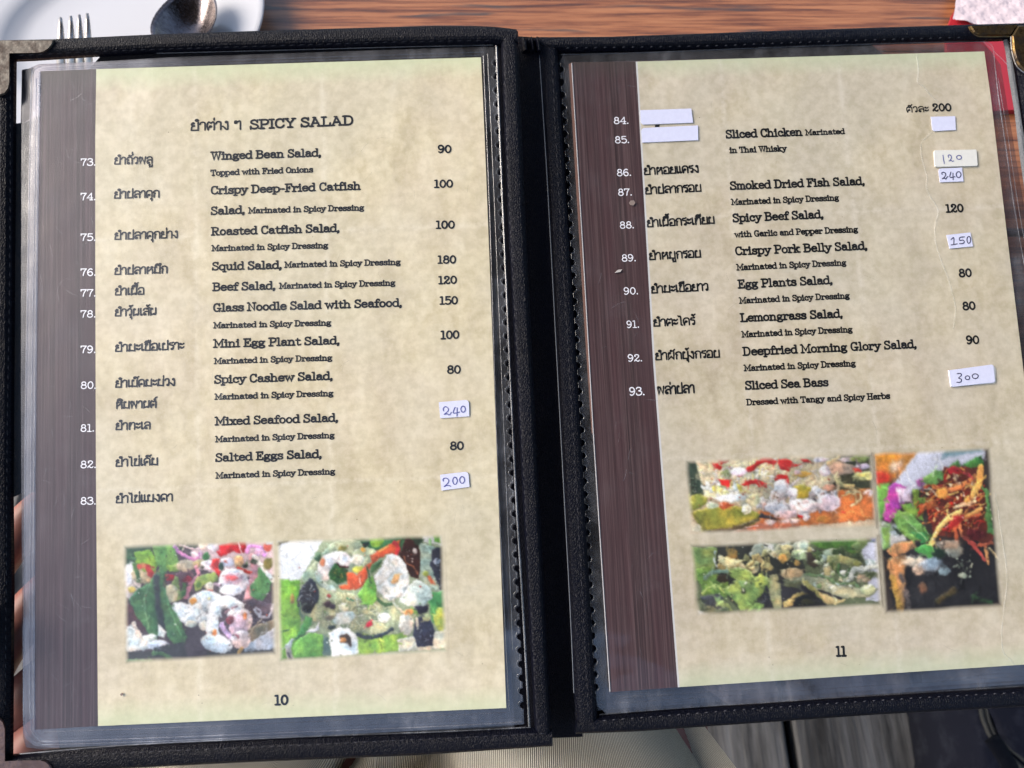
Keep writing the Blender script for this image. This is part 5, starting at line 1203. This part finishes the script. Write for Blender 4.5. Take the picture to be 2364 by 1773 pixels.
sticker(RIGHT, 'J', [(725, 1172), (1080, 1155), (1105, 1375), (728, 1390), (706, 1210), (712, 1185)],
        [(768, 1262, 762, 1240, 790, 1228, 824, 1250, 815, 1292, 782, 1328, 772, 1330, 800, 1322, 826, 1334, 842, 1310, 860, 1296), (908, 1222, 890, 1300, 925, 1308, 972, 1298), (940, 1240, 942, 1345), ('o', 1030, 1265, 38, 48)], STICKER, BALLPOINT_D, 14, 'white sticker handwritten 240 under the cream sticker')
sticker(RIGHT, 'C', [(1738, 855), (1918, 835), (1938, 940), (1762, 957)],
        [(1775, 888, 1795, 874, 1795, 925), (1775, 929, 1822, 920), (1876, 868, 1842, 872, 1840, 894, 1865, 892, 1874, 905, 1862, 918, 1838, 918), ('o', 1908, 890, 14, 26)], STICKER, BALLPOINT_D, 6.5, 'white sticker handwritten 150')
plate_poly('price_sticker', RIGHT, [fx('D', *p) for p in ((1764, 775), (2092, 733), (2104, 745), (2108, 852), (2098, 862), (1772, 888))], 0.00036, 0.0003, STICKER_CREAM, menu)['label'] = 'lower cream sticker peeking out under the 300 sticker'
sticker(RIGHT, 'D', [(1752, 765), (2070, 722), (2084, 728), (2096, 845), (2085, 856), (1780, 889), (1768, 884)],
        [(1820, 790, 1845, 787, 1852, 802, 1832, 822, 1852, 832, 1846, 853, 1818, 854), ('o', 1898, 820, 17, 15), ('o', 1956, 808, 23, 18)], STICKER, BALLPOINT_D, 6.5, 'thick white sticker handwritten 300', 0.0008)
sticker(LEFT, 'B', [(1877, 790), (2095, 772), (2112, 782), (2118, 800), (2120, 902), (1888, 918)],
        [(1915, 860, 1912, 840, 1930, 825, 1952, 842, 1948, 862, 1920, 886, 1942, 882, 1960, 892, 1976, 870), (2006, 830, 1990, 872, 2012, 876, 2042, 868), (2022, 835, 2021, 902), ('o', 2070, 845, 18, 25)], STICKER, BALLPOINT, 7, 'white sticker handwritten 240 on the left page')
sticker(LEFT, 'B', [(1888, 1368), (2090, 1345), (2108, 1352), (2115, 1370), (2122, 1465), (1898, 1495)],
        [(1912, 1420, 1912, 1402, 1935, 1395, 1955, 1412, 1948, 1436, 1920, 1462, 1945, 1453, 1972, 1460), ('o', 2005, 1417, 18, 29), ('o', 2062, 1410, 20, 27)], STICKER, BALLPOINT, 7, 'white sticker handwritten 200 on the left page')
# scraps of dirt on the right strip
SCRAP = plain('dried_scrap', (0.45, 0.42, 0.40, 1), 0.8)
SCRAP2 = plain('brown_scrap', (0.22, 0.17, 0.15, 1), 0.7)
plate_poly('dried_scrap', RIGHT, [fx('I', 200, 572), fx('I', 240, 535), fx('I', 290, 530), fx('I', 270, 560), fx('I', 235, 565)], 0.00036, 0.0003, SCRAP, menu)
plate_poly('dried_scrap', RIGHT, [fx('H', 372, 1290), fx('H', 390, 1262), fx('H', 430, 1258), fx('H', 450, 1290), fx('H', 425, 1322), fx('H', 390, 1315)], 0.00036, 0.0003, SCRAP2, menu)
plate_poly('dried_scrap', LEFT, [(278, 1602), (282, 1599), (285, 1603), (280, 1607)], 0.00036, 0.0003, SCRAP2, menu)

# fine scratches in the sleeve over the dark strips
SCRATCH = mat_film('scratch', (0.99, 0.99, 0.99, 1), 0.16, 0.3, 0.2)
def scratches(pl, x0, x1, y0, y1, n, seed):
    r = random.Random(seed)
    V, F = [], []
    for _ in range(n):
        x, y = r.uniform(x0, x1), r.uniform(y0, y1)
        a = r.choice([r.uniform(1.2, 1.9), r.uniform(-.9, .9)])
        L = r.uniform(4, 34)
        b = r.uniform(-.25, .25) * L
        q = catmull([(x, y), (x + L * .5 * math.cos(a) - b * math.sin(a) * .3, y + L * .5 * math.sin(a) + b * math.cos(a) * .3), (x + L * math.cos(a), y + L * math.sin(a))], 3)
        v, f = ribbon2d(q, r.uniform(.4, 0.9), False)
        o = len(V)
        V += [pl.at(c[0], c[1], 0.00034) for c in v]; F += [tuple(reversed([i + o for i in t])) for t in f]
    o = mesh('scratch', V, F, SCRATCH, menu, [pl.uv(p) for p in V])
    o['kind'] = 'stuff'
scratches(LEFT, 90, 215, 180, 1660, 90, 3)
scratches(RIGHT, 1350, 1470, 160, 1000, 24, 4)
scratches(RIGHT, 1420, 1540, 900, 1560, 22, 5)
scratches(LEFT, 240, 1100, 150, 1640, 36, 6)
scratches(RIGHT, 1560, 2280, 150, 1560, 36, 7)
# ---------------------------------------------------------------- table, plate, cutlery, tissues
def box(name, lo, hi, mat, parent=None, bev=0.0, uvf=None):
    x0, y0, z0 = lo; x1, y1, z1 = hi
    b = bev
    V = [(x0, y0, z0), (x1, y0, z0), (x1, y1, z0), (x0, y1, z0), (x0, y0, z1 - b), (x1, y0, z1 - b), (x1, y1, z1 - b), (x0, y1, z1 - b),
         (x0 + b, y0 + b, z1), (x1 - b, y0 + b, z1), (x1 - b, y1 - b, z1), (x0 + b, y1 - b, z1)]
    F = [(3, 2, 1, 0), (0, 1, 5, 4), (1, 2, 6, 5), (2, 3, 7, 6), (3, 0, 4, 7), (4, 5, 9, 8), (5, 6, 10, 9), (6, 7, 11, 10), (7, 4, 8, 11), (8, 9, 10, 11)]
    off = random.random() * 5
    U = [((v[0]) * 10 + off, v[1] * 10 + off) for v in V]
    return mesh(name, V, F, mat, parent, U)
table = empty('wooden_table', (0.1, 0.6, 0.0))
tag(table, 'reddish brown wooden plank table behind the menu', 'table')
ty0 = TABLE.at(1182, 1000).y
ye = ty0
tw = [0.13, 0.16, 0.15, 0.17, 0.16]
for i, w in enumerate(tw):
    box('table_board', (-0.95, ye, TABLE_Z - 0.035), (1.05, ye + w - 0.002, TABLE_Z), TABLETOP, table, 0.0012)
    ye += w
for lx in (-0.85, 0.9):
    for ly in (ty0 + 0.06, ye - 0.12):
        box('table_leg', (lx, ly, 0.0), (lx + 0.06, ly + 0.06, TABLE_Z - 0.0352), TABLETOP, table, 0.002)

pc = TABLE.at(246, 62, 0.012)
PR_ = (TABLE.at(619, 62, 0.018) - TABLE.at(246, 62, 0.018)).length
plate = empty('dinner_plate', (pc.x, pc.y, TABLE_Z))
tag(plate, 'round white china plate holding the fork and spoon', 'plate')
# lathe with an off-centre shallow step line
prof = [(0.0, 0.006), (0.3, 0.006), (0.50, 0.0062), (0.58, 0.0075), (0.63, 0.011), (0.66, 0.0130), (0.72, 0.0138), (0.85, 0.0158), (0.96, 0.018), (0.99, 0.0185), (1.0, 0.0178), (0.995, 0.0165), (0.96, 0.0150), (0.85, 0.0125), (0.66, 0.0085), (0.55, 0.002), (0.5, 0.0004), (0.0, 0.0004)]
NS = 96
V, F = [], []
for r, z in prof:
    for k in range(NS):
        a = 2 * math.pi * k / NS
        V.append((pc.x + PR_ * r * math.cos(a), pc.y + PR_ * r * math.sin(a), TABLE_Z + z))
for i in range(len(prof) - 1):
    for k in range(NS):
        F.append((i * NS + k, i * NS + (k + 1) % NS, (i + 1) * NS + (k + 1) % NS, (i + 1) * NS + k))
pm = mesh('plate_body', V, F, CHINA, plate, smooth=True)

# fork: tines, neck, handle
fz = 0.030
def P3(px, py, h): return TABLE.at(px, py, h)
fork = empty('fork', P3(171, 300, fz))
tag(fork, 'steel fork with four upright tines lying on the white plate', 'fork')
def rod_mesh(name, pts, radii, mat, parent, k=8, flat=0.5, up=Vector((0, 0, 1))):
    V, F = [], []
    for i, p in enumerate(pts):
        d = (pts[min(i + 1, len(pts) - 1)] - pts[max(i - 1, 0)]).normalized()
        s_ = d.cross(up).normalized()
        u_ = s_.cross(d).normalized()
        for j in range(k):
            a = 2 * math.pi * j / k
            V.append(p + s_ * radii[i] * math.cos(a) + u_ * radii[i] * flat * math.sin(a))
    n = len(pts)
    for i in range(n - 1):
        for j in range(k):
            F.append((i * k + j, i * k + (j + 1) % k, (i + 1) * k + (j + 1) % k, (i + 1) * k + j))
    F.append(tuple(reversed(range(k)))); F.append(tuple(range((n - 1) * k, n * k)))
    return mesh(name, V, F, mat, parent, [(v.x * 10, v.y * 10) for v in V], smooth=True)
for (tx, ty, bx) in ((140, 40, 141), (163.5, 37, 164.5), (183, 34, 185), (201.5, 31, 205)):
    pts = [P3(tx + (bx - tx) * t, ty + (185 - ty) * t, fz + 0.004 - 0.008 * math.sin(math.pi * t * .9)) for t in np.linspace(0, 1, 9)]
    rod_mesh('tine', pts, [0.0009, 0.0017, 0.0021, 0.0024, 0.0026, 0.0027, 0.0028, 0.0028, 0.0028], STEEL, fork, 8, .7)
pts = [P3(171 + 12 * t, 183 + 620 * t, fz - 0.004 + 0.02 * t) for t in np.linspace(0, 1, 12)]
rod_mesh('handle', pts, [0.0118, 0.0120, 0.0090, 0.0042, 0.003, 0.003, 0.0032, 0.0038, 0.0045, 0.0052, 0.0056, 0.004], STEEL, fork, 12, .18)
# spoon: bowl and handle
spoon = empty('spoon', P3(440, 300, fz))
tag(spoon, 'steel spoon with deep bowl lying on the white plate right of the fork', 'spoon')
c = P3(434, 48, 0.024)
ax = (P3(486, -80, 0.024) - P3(385, 140, 0.024)).normalized()
sx_ = ax.cross(Vector((0, 0, 1))).normalized()
RW = (P3(506, 30, 0.024) - P3(366, 30, 0.024)).length * .5
RLn = RW * 1.5
V, F = [], []
NR, NA = 10, 40
for side in (0, 1):
    for i in range(NR + 1):
        r = i / NR
        for k in range(NA):
            a = 2 * math.pi * k / NA
            q = math.cos(a)
            egg = 1 - 0.16 * q
            dz = -0.0105 * (1 - r ** 2.2) + (0.004 * r * r) - (0.0011 if side else 0)
            V.append(c + ax * (RLn * r * q) + sx_ * (RW * r * math.sin(a) * egg) + Vector((0, 0, dz)))
off = (NR + 1) * NA
for i in range(NR):
    for k in range(NA):
        k2 = (k + 1) % NA
        F.append((i * NA + k, (i + 1) * NA + k, (i + 1) * NA + k2, i * NA + k2))
        F.append((off + i * NA + k2, off + (i + 1) * NA + k2, off + (i + 1) * NA + k, off + i * NA + k))
for k in range(NA):
    k2 = (k + 1) % NA
    F.append((NR * NA + k, off + NR * NA + k, off + NR * NA + k2, NR * NA + k2))
SPOONSTEEL = mat_metal('dark_spoon_steel', (0.20, 0.17, 0.165, 1), (0.12, 0.10, 0.10, 1), 0.16)  # dark reflections in the bowl put into its steel colour
mesh('bowl', V, F, SPOONSTEEL, spoon, [(v.x * 10, v.y * 10) for v in V], smooth=True)
h0 = c - ax * RLn * 0.98 + Vector((0, 0, 0.002))
pts = [h0 - ax * (0.125 * t) + Vector((0, 0, 0.014 * t)) for t in np.linspace(0, 1, 10)]
rod_mesh('handle', pts, [0.006, 0.0036, 0.003, 0.003, 0.0033, 0.004, 0.0048, 0.0055, 0.006, 0.004], STEEL, spoon, 12, .25)

# red tray of paper tissues at the right
def tpoly(name, pts, z0, z1, mat, parent):
    P = [TABLE.at(x, y, z1) for x, y in pts]
    n = len(P)
    V = [Vector((p.x, p.y, TABLE_Z + z1)) for p in P] + [Vector((p.x, p.y, TABLE_Z + z0)) for p in P]
    F = [tuple(range(n))] + [(i, i + n, (i + 1) % n + n, (i + 1) % n) for i in range(n)] + [tuple(reversed(range(n, 2 * n)))]
    o = mesh(name, V, F, mat, parent, [(v.x * 10, v.y * 10) for v in V])
    import bmesh
    bm = bmesh.new(); bm.from_mesh(o.data); bmesh.ops.recalc_face_normals(bm, faces=bm.faces); bm.to_mesh(o.data); bm.free()
    return o
rp = TABLE.at(2330, 150)
tray = empty('red_tray', (rp.x, rp.y, TABLE_Z))
tag(tray, 'flat bright red plastic mat under the white tissue at top right', 'mat')
tpoly('mat_sheet', [(2212, 10), (2200, 30), (2188, 66), (2184, 150), (2196, 262), (2480, 245), (2520, 20), (2400, -20)], 0.0004, 0.004, REDPLASTIC, tray)
tp = TABLE.at(2330, 0)
# crinkled tissue sheet, folded
nx, ny = 40, 26
ca = [np.array(q, float) for q in ((2222, -70), (2520, -70), (2520, 130), (2180, 40))]
tis = empty('paper_tissue', (tp.x, tp.y, TABLE_Z + 0.004))
tag(tis, 'folded white embossed paper tissue on the red mat', 'tissue')
for lay, zz in ((0, 0.0048), (1, 0.0075)):
    V, F = [], []
    q0 = [(2214, -70), (2540, -70), (2540, 96), (2200, 43)] if lay else [(2222, -70), (2540, -70), (2540, 120), (2236, 52)]
    ca = [np.array(q, float) for q in q0]
    for j in range(ny):
        for i in range(nx):
            u, v = i / (nx - 1), j / (ny - 1)
            p = ca[0] * (1 - u) * (1 - v) + ca[1] * u * (1 - v) + ca[2] * u * v + ca[3] * (1 - u) * v
            w = TABLE.at(p[0], p[1], zz)
            V.append(Vector((w.x, w.y, w.z + 0.0006 * math.sin(i * 1.1 + lay) * math.cos(j * .9) + 0.0015 * math.sin(u * 5 + v * 3))))
    for j in range(ny - 1):
        for i in range(nx - 1):
            F.append((j * nx + i, (j + 1) * nx + i, (j + 1) * nx + i + 1, j * nx + i + 1))
    o = mesh('tissue_layer', V, F, TISSUE, tis, smooth=True)

# ---------------------------------------------------------------- floor
floor = empty('floor', (0, 0, 0))
tag(floor, kind='structure')
g0 = FLOOR.at(1818, 1660); g1 = FLOOR.at(1838, 1773)
xg = (g0.x + g1.x) / 2
pb = FLOOR.at(2140, 1660)
w_p = pb.x - xg
k = -6
def plank(x0, x1, y0, y1, z=0.0, rot=0.0):
    b = 0.003
    V = [(x0, y0, z - .03), (x1, y0, z - .03), (x1, y1, z - .03), (x0, y1, z - .03), (x0, y0, z - b), (x1, y0, z - b), (x1, y1, z - b), (x0, y1, z - b),
         (x0 + b, y0 + b, z), (x1 - b, y0 + b, z), (x1 - b, y1 - b, z), (x0 + b, y1 - b, z)]
    cx, cy = (x0 + x1) / 2, (y0 + y1) / 2
    V = [Vector(v) - Vector((cx, cy, 0)) for v in V]
    F = [(3, 2, 1, 0), (0, 1, 5, 4), (1, 2, 6, 5), (2, 3, 7, 6), (3, 0, 4, 7), (4, 5, 9, 8), (5, 6, 10, 9), (6, 7, 11, 10), (7, 4, 8, 11), (8, 9, 10, 11)]
    me = bpy.data.meshes.new('plank'); me.from_pydata([tuple(v) for v in V], [], F); me.materials.append(FLOORWOOD)
    o = bpy.data.objects.new('plank', me); o.location = (cx, cy, 0); o.parent = floor; o.rotation_euler = (0, 0, rot)
    COL.objects.link(o)
    return o
for k in range(-9, 1):
    plank(xg + k * w_p + 0.007 + (w_p * 0), xg + (k + 1) * w_p - 0.007, -1.6, 2.2, random.uniform(-.001, .001))
x_ = xg + w_p
for k in range(14):        # cross-laid boards beyond
    y_ = -1.6 + k * (w_p + 0.012)
    plank(x_ + 0.012, x_ + 2.0, y_, y_ + w_p, -0.012)
SUB = plain('dark_underfloor', (0.01, 0.01, 0.01, 1), 0.9)
gm = mesh('ground', [(-40, -40, -0.12), (40, -40, -0.12), (40, 60, -0.12), (-40, 60, -0.12)], [(0, 1, 2, 3)], SUB)
tag(gm, kind='structure')

# navy bag on the floor at the right
bag = empty('canvas_bag', FLOOR.at(2330, 1750))
tag(bag, 'dark navy canvas bag with grey piping standing on the floor at bottom right', 'bag')
bz = 0.16
def BP(px, py, h): return FLOOR.at(px, py, h)
def hull(name, top, bot, mat, ex=6):
    n = len(top); V = []
    c = sum(top, Vector()) / n
    rings = []
    for t, dz in ((0.86, 0.0), (0.95, -0.004), (1.0, -0.016)):
        rings.append([c + (p - c) * t + Vector((0, 0, dz)) for p in top])
    rings.append(bot)
    for r in rings: V += r
    F = [tuple(range(n))]
    for a in range(len(rings) - 1):
        for i in range(n):
            F.append((a * n + i, (a + 1) * n + i, (a + 1) * n + (i + 1) % n, a * n + (i + 1) % n))
    F.append(tuple(reversed(range((len(rings) - 1) * n, len(rings) * n))))
    return mesh(name, V, F, mat, bag, smooth=True)
def curve_pts(pts, h): return [BP(x, y, h) for x, y in catmull(pts, 4, closed=True)]
o1 = [(2244, 1560), (2246, 1640), (2256, 1700), (2268, 1760), (2290, 1830), (2560, 1830), (2560, 1560)]
tp_ = curve_pts(o1, bz)
hull('bag_body', tp_, [Vector((p.x, p.y, 0.002)) for p in tp_], NAVY)
def piping(pts, h, w=0.006):
    P = [BP(x, y, h) for x, y in catmull(pts, 5)]
    rod_mesh('piping', P, [w * .5] * len(P), PIPING, bag, 8, 1.0)
piping([(2262, 1560), (2266, 1640), (2278, 1680), (2292, 1706), (2330, 1745), (2380, 1790)], bz + 0.002)
piping([(2272, 1560), (2278, 1640), (2290, 1680), (2302, 1700), (2352, 1744), (2400, 1785)], bz + 0.003, .005)
fp = curve_pts([(2286, 1600), (2300, 1660), (2318, 1705), (2370, 1750), (2500, 1800), (2520, 1600)], bz + 0.012)
hull('bag_flap', fp, [p - Vector((0, 0, 0.02)) for p in fp], NAVY)
STRAP = mat_cloth('dark_strap', (0.006, 0.007, 0.012, 1))
sp_ = [BP(x, y, bz + 0.02) for x, y in catmull([(2288, 1702), (2320, 1750), (2360, 1830)], 4)]
rod_mesh('strap', sp_, [.010] * len(sp_), STRAP, bag, 8, .3)
# ---------------------------------------------------------------- person: lap in corduroy shorts, bare leg, left hand under the menu
person = empty('person', (-0.04, -0.12, 0.0))
tag(person, 'seated person in striped corduroy shorts holding the menu from below with the left hand', 'person')
def skin_mesh(name, verts, edges, radii, mat, parent, sub=2, root=0):
    base = root_loc(parent)
    me = bpy.data.meshes.new(name)
    me.from_pydata([tuple(Vector(v) - base) for v in verts], edges, [])
    o = bpy.data.objects.new(name, me)
    COL.objects.link(o)
    md = o.modifiers.new('skin', 'SKIN')
    md.use_smooth_shade = True
    md.branch_smoothing = 0.3
    sv = me.skin_vertices[0].data if me.skin_vertices else None
    if sv is None:
        bpy.context.view_layer.objects.active = o
        me.attributes  # touch
    for i, r in enumerate(radii):
        rr = r if isinstance(r, tuple) else (r, r)
        o.data.skin_vertices[0].data[i].radius = rr
        o.data.skin_vertices[0].data[i].use_root = (i == root)
    sd = o.modifiers.new('sub', 'SUBSURF')
    sd.levels = sub; sd.render_levels = sub
    dg = bpy.context.evaluated_depsgraph_get()
    ev = o.evaluated_get(dg)
    m2 = bpy.data.meshes.new_from_object(ev)
    m2.name = name
    bpy.data.objects.remove(o)
    m2.materials.clear(); m2.materials.append(mat)
    m2.polygons.foreach_set('use_smooth', [True] * len(m2.polygons))
    n = bpy.data.objects.new(name, m2)
    n.parent = parent
    COL.objects.link(n)
    return n

# lap height field: two thighs under cloth. u across, v from waist (near) to knees (far)
def camray_at_z(px, py, z):
    d = ray(px, py)
    return CAM + d * ((z - CAM.z) / d.z)
LZ = 0.655
xr = camray_at_z(1700, 1750, LZ).x
xl = camray_at_z(300, 1770, LZ - .02).x
cR = xr - 0.085
cL = xl + 0.085
NXL, NYL = 190, 110
V, F, U = [], [], []
for j in range(NYL):
    v = j / (NYL - 1)
    y = -0.30 + 0.47 * v
    for i in range(NXL):
        u = i / (NXL - 1)
        x = xl - 0.02 + (xr + 0.02 - xl + 0.02) * u
        h = -0.085
        for c_, r_, zt in ((cR, 0.092, LZ), (cL, 0.092, LZ - 0.008)):
            cc = c_ + (0.02 if c_ == cR else -0.02) * (v - .5)
            q = (x - cc) / r_
            if abs(q) < 1:
                h = max(h, (zt - LZ) + r_ * 0.95 * (math.sqrt(1 - q * q) - 1))
        # cloth bridging between the thighs, with folds
        mid = (cR + cL) / 2
        h = max(h, -0.052 + 0.25 * (x - mid) ** 2)
        f = 0.011 * math.exp(-((x - mid) / .07) ** 2) * math.sin(34 * (x - mid) + 60 * (y) + 2 * math.sin(18 * y))
        f += 0.006 * math.exp(-((x - cR + .06) / .05) ** 2) * math.sin(90 * (y + .5 * x))
        f += 0.005 * math.sin(22 * x + 30 * y) * math.sin(17 * y - 12 * x)
        for xc, sl, am, wd in ((mid - .055, .5, .014, .007), (mid + .012, -.35, .016, .009), (mid - .02, .9, .010, .006), (cR - .045, -.8, .006, .008), (cL + .03, .6, .008, .007)):
            f -= am * math.exp(-((x - xc - sl * (y + .01)) / wd) ** 2)
        xw = x
        if x > cR:
            xw = x - min(max((y + .016) * 0.62, 0), .06) * (x - cR) / (xr - cR)
        V.append(Vector((xw, y, LZ + h + f)))
        diag = 0.0
        # weave direction swings on the left leg
        t = min(max((cL + 0.05 - x) / 0.05, 0), 1)
        U.append(((x + t * 0.9 * (y + .12)) * 10, y * 10))
for j in range(NYL - 1):
    for i in range(NXL - 1):
        F.append((j * NXL + i, j * NXL + i + 1, (j + 1) * NXL + i + 1, (j + 1) * NXL + i))
mesh('corduroy_shorts', V, F, CORD, person, U, smooth=True)
# legs, one continuous body
yk = 0.36
Vb = [(0.5 * (cR + cL), -0.30, 0.57), (cR - .01, -0.22, 0.575), (cR + 0.030, 0.05, 0.555), (cR + 0.06, yk, 0.54), (cR + 0.07, yk - .02, 0.32), (cR + 0.07, yk - .05, 0.07), (cR + 0.08, yk + .12, 0.035),
      (cL + .01, -0.22, 0.565), (cL - 0.005, 0.05, 0.55), (cL - 0.03, yk, 0.55), (cL - 0.04, yk - .02, 0.32), (cL - 0.04, yk - .05, 0.07), (cL - 0.05, yk + .12, 0.035)]
Eb = [(0, 1), (1, 2), (2, 3), (3, 4), (4, 5), (5, 6), (0, 7), (7, 8), (8, 9), (9, 10), (10, 11), (11, 12)]
skin_mesh('body', Vb, Eb, [.085, .082, .073, .056, .05, .034, .03, .082, .073, .056, .05, .034, .03], SKIN, person)

# left hand: palm behind the lower left corner, fingers slanting up and right behind the left cover
def HP(px, py, h): return LEFT.at(px, py, h)
hp = -0.020
wrist = HP(-250, 2010, -0.055)
elbow = HP(-700, 2500, -0.16)
palm0 = HP(-160, 1850, -0.044)
palm1 = HP(-70, 1700, -0.034)
Vh, Eh, Rh = [elbow, wrist, palm0, palm1], [(0, 1), (1, 2), (2, 3)], [.042, (.030, .022), (.036, .016), (.040, .0135)]
def chain(start, pts, rad):
    k = start
    for p, r in zip(pts, rad):
        Vh.append(p); Rh.append(r)
        Eh.append((k, len(Vh) - 1)); k = len(Vh) - 1
chain(3, [HP(-120, 1500, -0.024), HP(-60, 1370, hp), HP(10, 1262, hp), HP(80, 1190, hp), HP(130, 1140, -0.015)], [.0125, .0115, .0110, .0102, .0088])
chain(3, [HP(-60, 1600, -0.026), HP(0, 1490, hp), HP(70, 1410, hp), HP(150, 1330, hp), HP(205, 1285, -0.015)], [.0130, .0120, .0112, .0104, .0088])
chain(3, [HP(-10, 1680, -0.026), HP(60, 1610, hp), HP(140, 1535, hp), HP(215, 1470, hp), HP(262, 1430, -0.015)], [.0130, .0118, .0110, .0100, .0085])
chain(3, [HP(20, 1760, -0.026), HP(90, 1705, hp), HP(160, 1650, hp), HP(220, 1605, hp), HP(255, 1580, -0.015)], [.0120, .0105, .0098, .0090, .0078])
chain(2, [HP(-190, 1700, -0.020), HP(-150, 1560, -0.002), HP(-95, 1460, 0.010), HP(-62, 1400, 0.0125)], [.0150, .0128, .0112, .0095])
skin_mesh('hand', Vh, Eh, Rh, SKIN, person, root=1)

# added unseen slab overhead: blocks sky and darkens reflections in the sleeves
ROOFM = plain('added_roof_boards', (0.10, 0.075, 0.055, 1), 0.8)
added_roof = box('added_roof', (-1.0, -1.3, 2.6), (5.0, 1.2, 2.7), ROOFM)
tag(added_roof, kind='structure')
